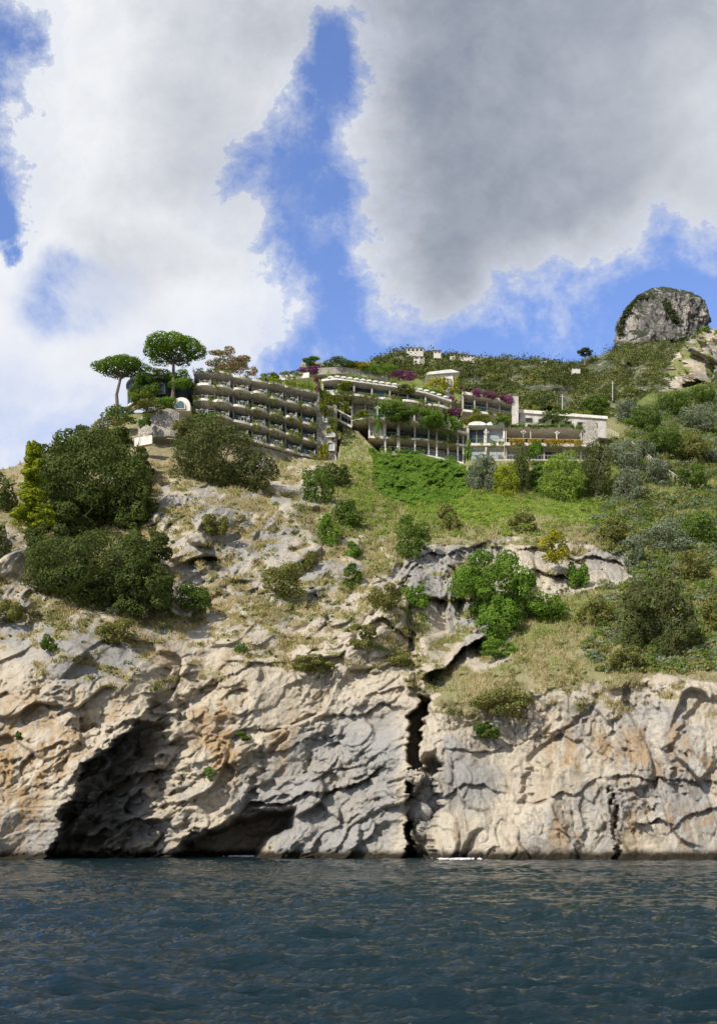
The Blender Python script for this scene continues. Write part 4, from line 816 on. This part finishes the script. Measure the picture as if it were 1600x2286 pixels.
for i,(x,y,r,lb) in enumerate([(925,1735,.9,'uppermost pale boulder in the ravine'),(945,1770,1.5,'broad pale boulder high in the ravine'),(960,1745,1.0,'small pale boulder at the right of the ravine'),(935,1812,1.7,'large grey boulder halfway down the ravine'),(975,1800,1.3,'grey boulder against the right ravine wall'),(945,1850,1.6,'rounded boulder low in the ravine'),(925,1885,1.2,'wet dark boulder at the mouth of the ravine')]):
    Y=float(Dat(x,y))-.5; th=np.linspace(0,2*np.pi,24,endpoint=False); ph=np.linspace(.05,3.09,16); TH,PH=np.meshgrid(th,ph); d=np.stack([np.sin(PH)*np.cos(TH),np.sin(PH)*np.sin(TH),np.cos(PH)],-1)
    rr=r*(1+.25*fbm(d[...,0]*1.5+i*3,d[...,2]*1.5+d[...,1],3,2)+.3*facet(d[...,0]*2+i*5,d[...,2]*2+d[...,1],3)); c=np.array(P(x,y,Y)); Vv=(c+d*rr[...,None]*np.array([1,.9,.8])).reshape(-1,3); ii=np.arange(16*24).reshape(16,24); z0=np.zeros(len(Vv))
    Fc=np.stack([ii[:-1],np.roll(ii,-1,1)[:-1],np.roll(ii,-1,1)[1:],ii[1:]],-1).reshape(-1,4); tag(npmesh('boulder',Vv,Fc,rm,smooth=False,attrs={'veg':z0,'green':z0,'ochre':z0,'greyr':z0+.6}),lb,'boulder','boulders wedged in the ravine')
fm,nt=newmat('sea_foam'); finish(nt,(.8,.82,.82),.6)
pts=[]
for cx,cy,sx,n in [(942,1909,32,3200),(560,1913,60,250),(1020,1919,50,250)]:
    x=rng.normal(cx,sx*.4,n); Yb=rng.normal(2.5*FP/(cy-HY)-2.2,1.1,n); pts.append(np.stack([(x-800)/FP*Yb,Yb,rng.uniform(0.1,1.0 if n>1000 else .2,n)**1.2],-1))
pts=np.vstack(pts); tag(leafmesh('foam',pts,np.tile([0,-.5,1.],(len(pts),1))+rng.normal(size=pts.shape)*.6,.24,fm),'white foam breaking at the mouth of the ravine','foam',kind='stuff')
# ---------------------------------------------------------------- sky, sun, camera
w=bpy.data.worlds.new('World'); bpy.context.scene.world=w; w.use_nodes=True; nt=w.node_tree; nt.nodes.clear()
sd=Vector((-.56,-.66,.62)).normalized(); el=math.asin(sd.z); az=math.atan2(sd.x,sd.y)
sky=N(nt,'ShaderNodeTexSky',sky_type='NISHITA',sun_disc=False,sun_elevation=el,sun_rotation=az%(2*math.pi),air_density=1.,dust_density=.3,ozone_density=2.)
tc=N(nt,'ShaderNodeTexCoord').outputs['Generated']; sp=N(nt,'ShaderNodeSeparateXYZ',{0:tc})
yy=M_(nt,'MAXIMUM',sp.outputs[1],.15); a=M_(nt,'DIVIDE',sp.outputs[0],yy); b=M_(nt,'DIVIDE',sp.outputs[2],yy)
plane=N(nt,'ShaderNodeCombineXYZ',{0:a,1:b,2:0.}).outputs[0]
n1=noise(nt,plane,4.,10,.62,.2); n2=noise(nt,mapping(nt,plane,(1,1,1),(0,0,1.3)),5.,10,.64,.2); n3=noise(nt,plane,2.2,6,.55,.3); n4=noise(nt,plane,16.,10,.72,.15); n5=noise(nt,plane,7.,10,.62,.3)
U=M_(nt,'ADD',M_(nt,'MULTIPLY_ADD',a,1.458,.5),M_(nt,'MULTIPLY_ADD',n1,.22,-.11))
W=M_(nt,'ADD',M_(nt,'MULTIPLY_ADD',b,-FP/2286,HY/2286),M_(nt,'MULTIPLY_ADD',n2,.15,-.075))
Uc=M_(nt,'MULTIPLY_ADD',U,.5,.25)
def curve(v_,pts):
    nd=N(nt,'ShaderNodeFloatCurve',{'Value':v_}); c=nd.mapping.curves[0]; pts=sorted(pts)
    c.points[0].location=pts[0]; c.points[1].location=pts[-1]
    for p in pts[1:-1]: c.points.new(*p)
    nd.mapping.update(); return nd.outputs[0]
UX=lambda x:(x/1600)*.5+.25
L0=curve(W,[(0,UX(25)),(100/2286,UX(70)),(200/2286,UX(55)),(300/2286,UX(50)),(400/2286,UX(85)),(470/2286,UX(50)),(560/2286,UX(-60)),(700/2286,UX(-500)),(1,UX(-790))])
L1=curve(W,[(0,UX(860)),(60/2286,UX(800)),(130/2286,UX(735)),(200/2286,UX(685)),(270/2286,UX(620)),(340/2286,UX(565)),(440/2286,UX(530)),(520/2286,UX(535)),(600/2286,UX(590)),(690/2286,UX(655)),(780/2286,UX(680)),(860/2286,UX(600)),(1000/2286,UX(500)),(1,UX(400))])
R0=curve(W,[(0,UX(745)),(120/2286,UX(780)),(250/2286,UX(785)),(400/2286,UX(800)),(520/2286,UX(790)),(600/2286,UX(830)),(700/2286,UX(885)),(760/2286,UX(940)),(800/2286,UX(1000)),(1,UX(1500))])
RB=curve(Uc,[(0,600/2286),(UX(760),600/2286),(UX(850),705/2286),(UX(940),750/2286),(UX(1020),722/2286),(UX(1090),668/2286),(UX(1200),670/2286),(UX(1300),642/2286),(UX(1400),590/2286),(UX(1500),545/2286),(UX(1600),565/2286),(1,615/2286)])
left=M_(nt,'MINIMUM',M_(nt,'SUBTRACT',Uc,L0),M_(nt,'SUBTRACT',L1,Uc)); right=M_(nt,'MINIMUM',M_(nt,'SUBTRACT',Uc,R0),M_(nt,'MULTIPLY',M_(nt,'SUBTRACT',RB,W),.72))
def gauss(cx,cy,sx,sy):
    dx=M_(nt,'DIVIDE',M_(nt,'SUBTRACT',U,cx/1600),sx/1600); dy=M_(nt,'DIVIDE',M_(nt,'SUBTRACT',W,cy/2286),sy/2286)
    q=M_(nt,'ADD',M_(nt,'MULTIPLY',dx,dx),M_(nt,'MULTIPLY',dy,dy)); return M_(nt,'EXPONENT',M_(nt,'MULTIPLY',q,-1.))
md=M_(nt,'MAXIMUM',left,right)
m=M_(nt,'SUBTRACT',md,M_(nt,'MULTIPLY',gauss(760,150,40,70),.05)); m=M_(nt,'SUBTRACT',m,M_(nt,'MULTIPLY',gauss(10,520,60,50),.06))
m=M_(nt,'ADD',m,M_(nt,'MULTIPLY_ADD',n4,.10,-.05)); m=M_(nt,'ADD',m,M_(nt,'MULTIPLY_ADD',n5,.13,-.065))
dens=M_(nt,'MAXIMUM',mr(nt,m,-.004,.010,0,.92),mr(nt,m,-.03,.03))
dens=M_(nt,'MULTIPLY',dens,M_(nt,'SUBTRACT',1.,M_(nt,'MULTIPLY',mr(nt,gauss(175,650,150,100),.15,.8),mr(nt,n5,.62,.40,.25,.95))))
low=mr(nt,W,.27,.42); dens=M_(nt,'MULTIPLY',dens,M_(nt,'SUBTRACT',1.,M_(nt,'MULTIPLY',low,mr(nt,n5,.35,.65,.5,.05))))
haze=M_(nt,'MULTIPLY',mr(nt,n4,.45,.7,0,.2),gauss(690,430,150,220)); dens=M_(nt,'MAXIMUM',dens,haze)
S=M_(nt,'MULTIPLY',mr(nt,right,-.03,.06),M_(nt,'SUBTRACT',1.,M_(nt,'MULTIPLY',gauss(1640,280,220,350),.6)))
S=M_(nt,'MULTIPLY',S,M_(nt,'MULTIPLY_ADD',n3,.5,.57))
S=M_(nt,'MAXIMUM',S,M_(nt,'MULTIPLY',gauss(450,310,180,240),.46)); S=M_(nt,'MAXIMUM',S,M_(nt,'MULTIPLY',gauss(650,50,330,180),.54)); S=M_(nt,'MAXIMUM',S,M_(nt,'MULTIPLY',gauss(340,540,140,100),.32))
S=M_(nt,'ADD',S,M_(nt,'MULTIPLY_ADD',n1,.55,-.29)); S=M_(nt,'ADD',S,M_(nt,'MULTIPLY_ADD',n5,.65,-.31)); S=M_(nt,'ADD',S,M_(nt,'MULTIPLY_ADD',n4,.25,-.125)); S=M_(nt,'MINIMUM',M_(nt,'MAXIMUM',S,0.),1.)
cc=mix(nt,S,(8.9,9.1,9.4),(2.15,2.55,3.4))
skyc=mix(nt,1.,sky.outputs[0],(1.7,1.75,2.25),'MULTIPLY')
fin=mix(nt,dens,skyc,cc)
bg=N(nt,'ShaderNodeBackground',{'Color':fin,'Strength':.1}); N(nt,'ShaderNodeOutputWorld',{'Surface':bg})
sl=bpy.data.lights.new('sun','SUN'); sl.energy=5.; sl.angle=math.radians(.5); sl.color=(1,.94,.83); so=bpy.data.objects.new('sun',sl); C.objects.link(so); so.rotation_euler=(-sd).to_track_quat('-Z','Y').to_euler()
cam=bpy.data.cameras.new('camera'); cam.sensor_fit='HORIZONTAL'; cam.sensor_width=24; cam.lens=24*FP/1600; cam.shift_y=(HY-1143)/1600; cam.clip_start=.5; cam.clip_end=12000
co=bpy.data.objects.new('camera',cam); C.objects.link(co); co.location=(0,0,CZ); co.rotation_euler=(math.pi/2,0,0); bpy.context.scene.camera=co
vs=bpy.context.scene.view_settings; vs.view_transform='Standard'; vs.look='None'; vs.exposure=0
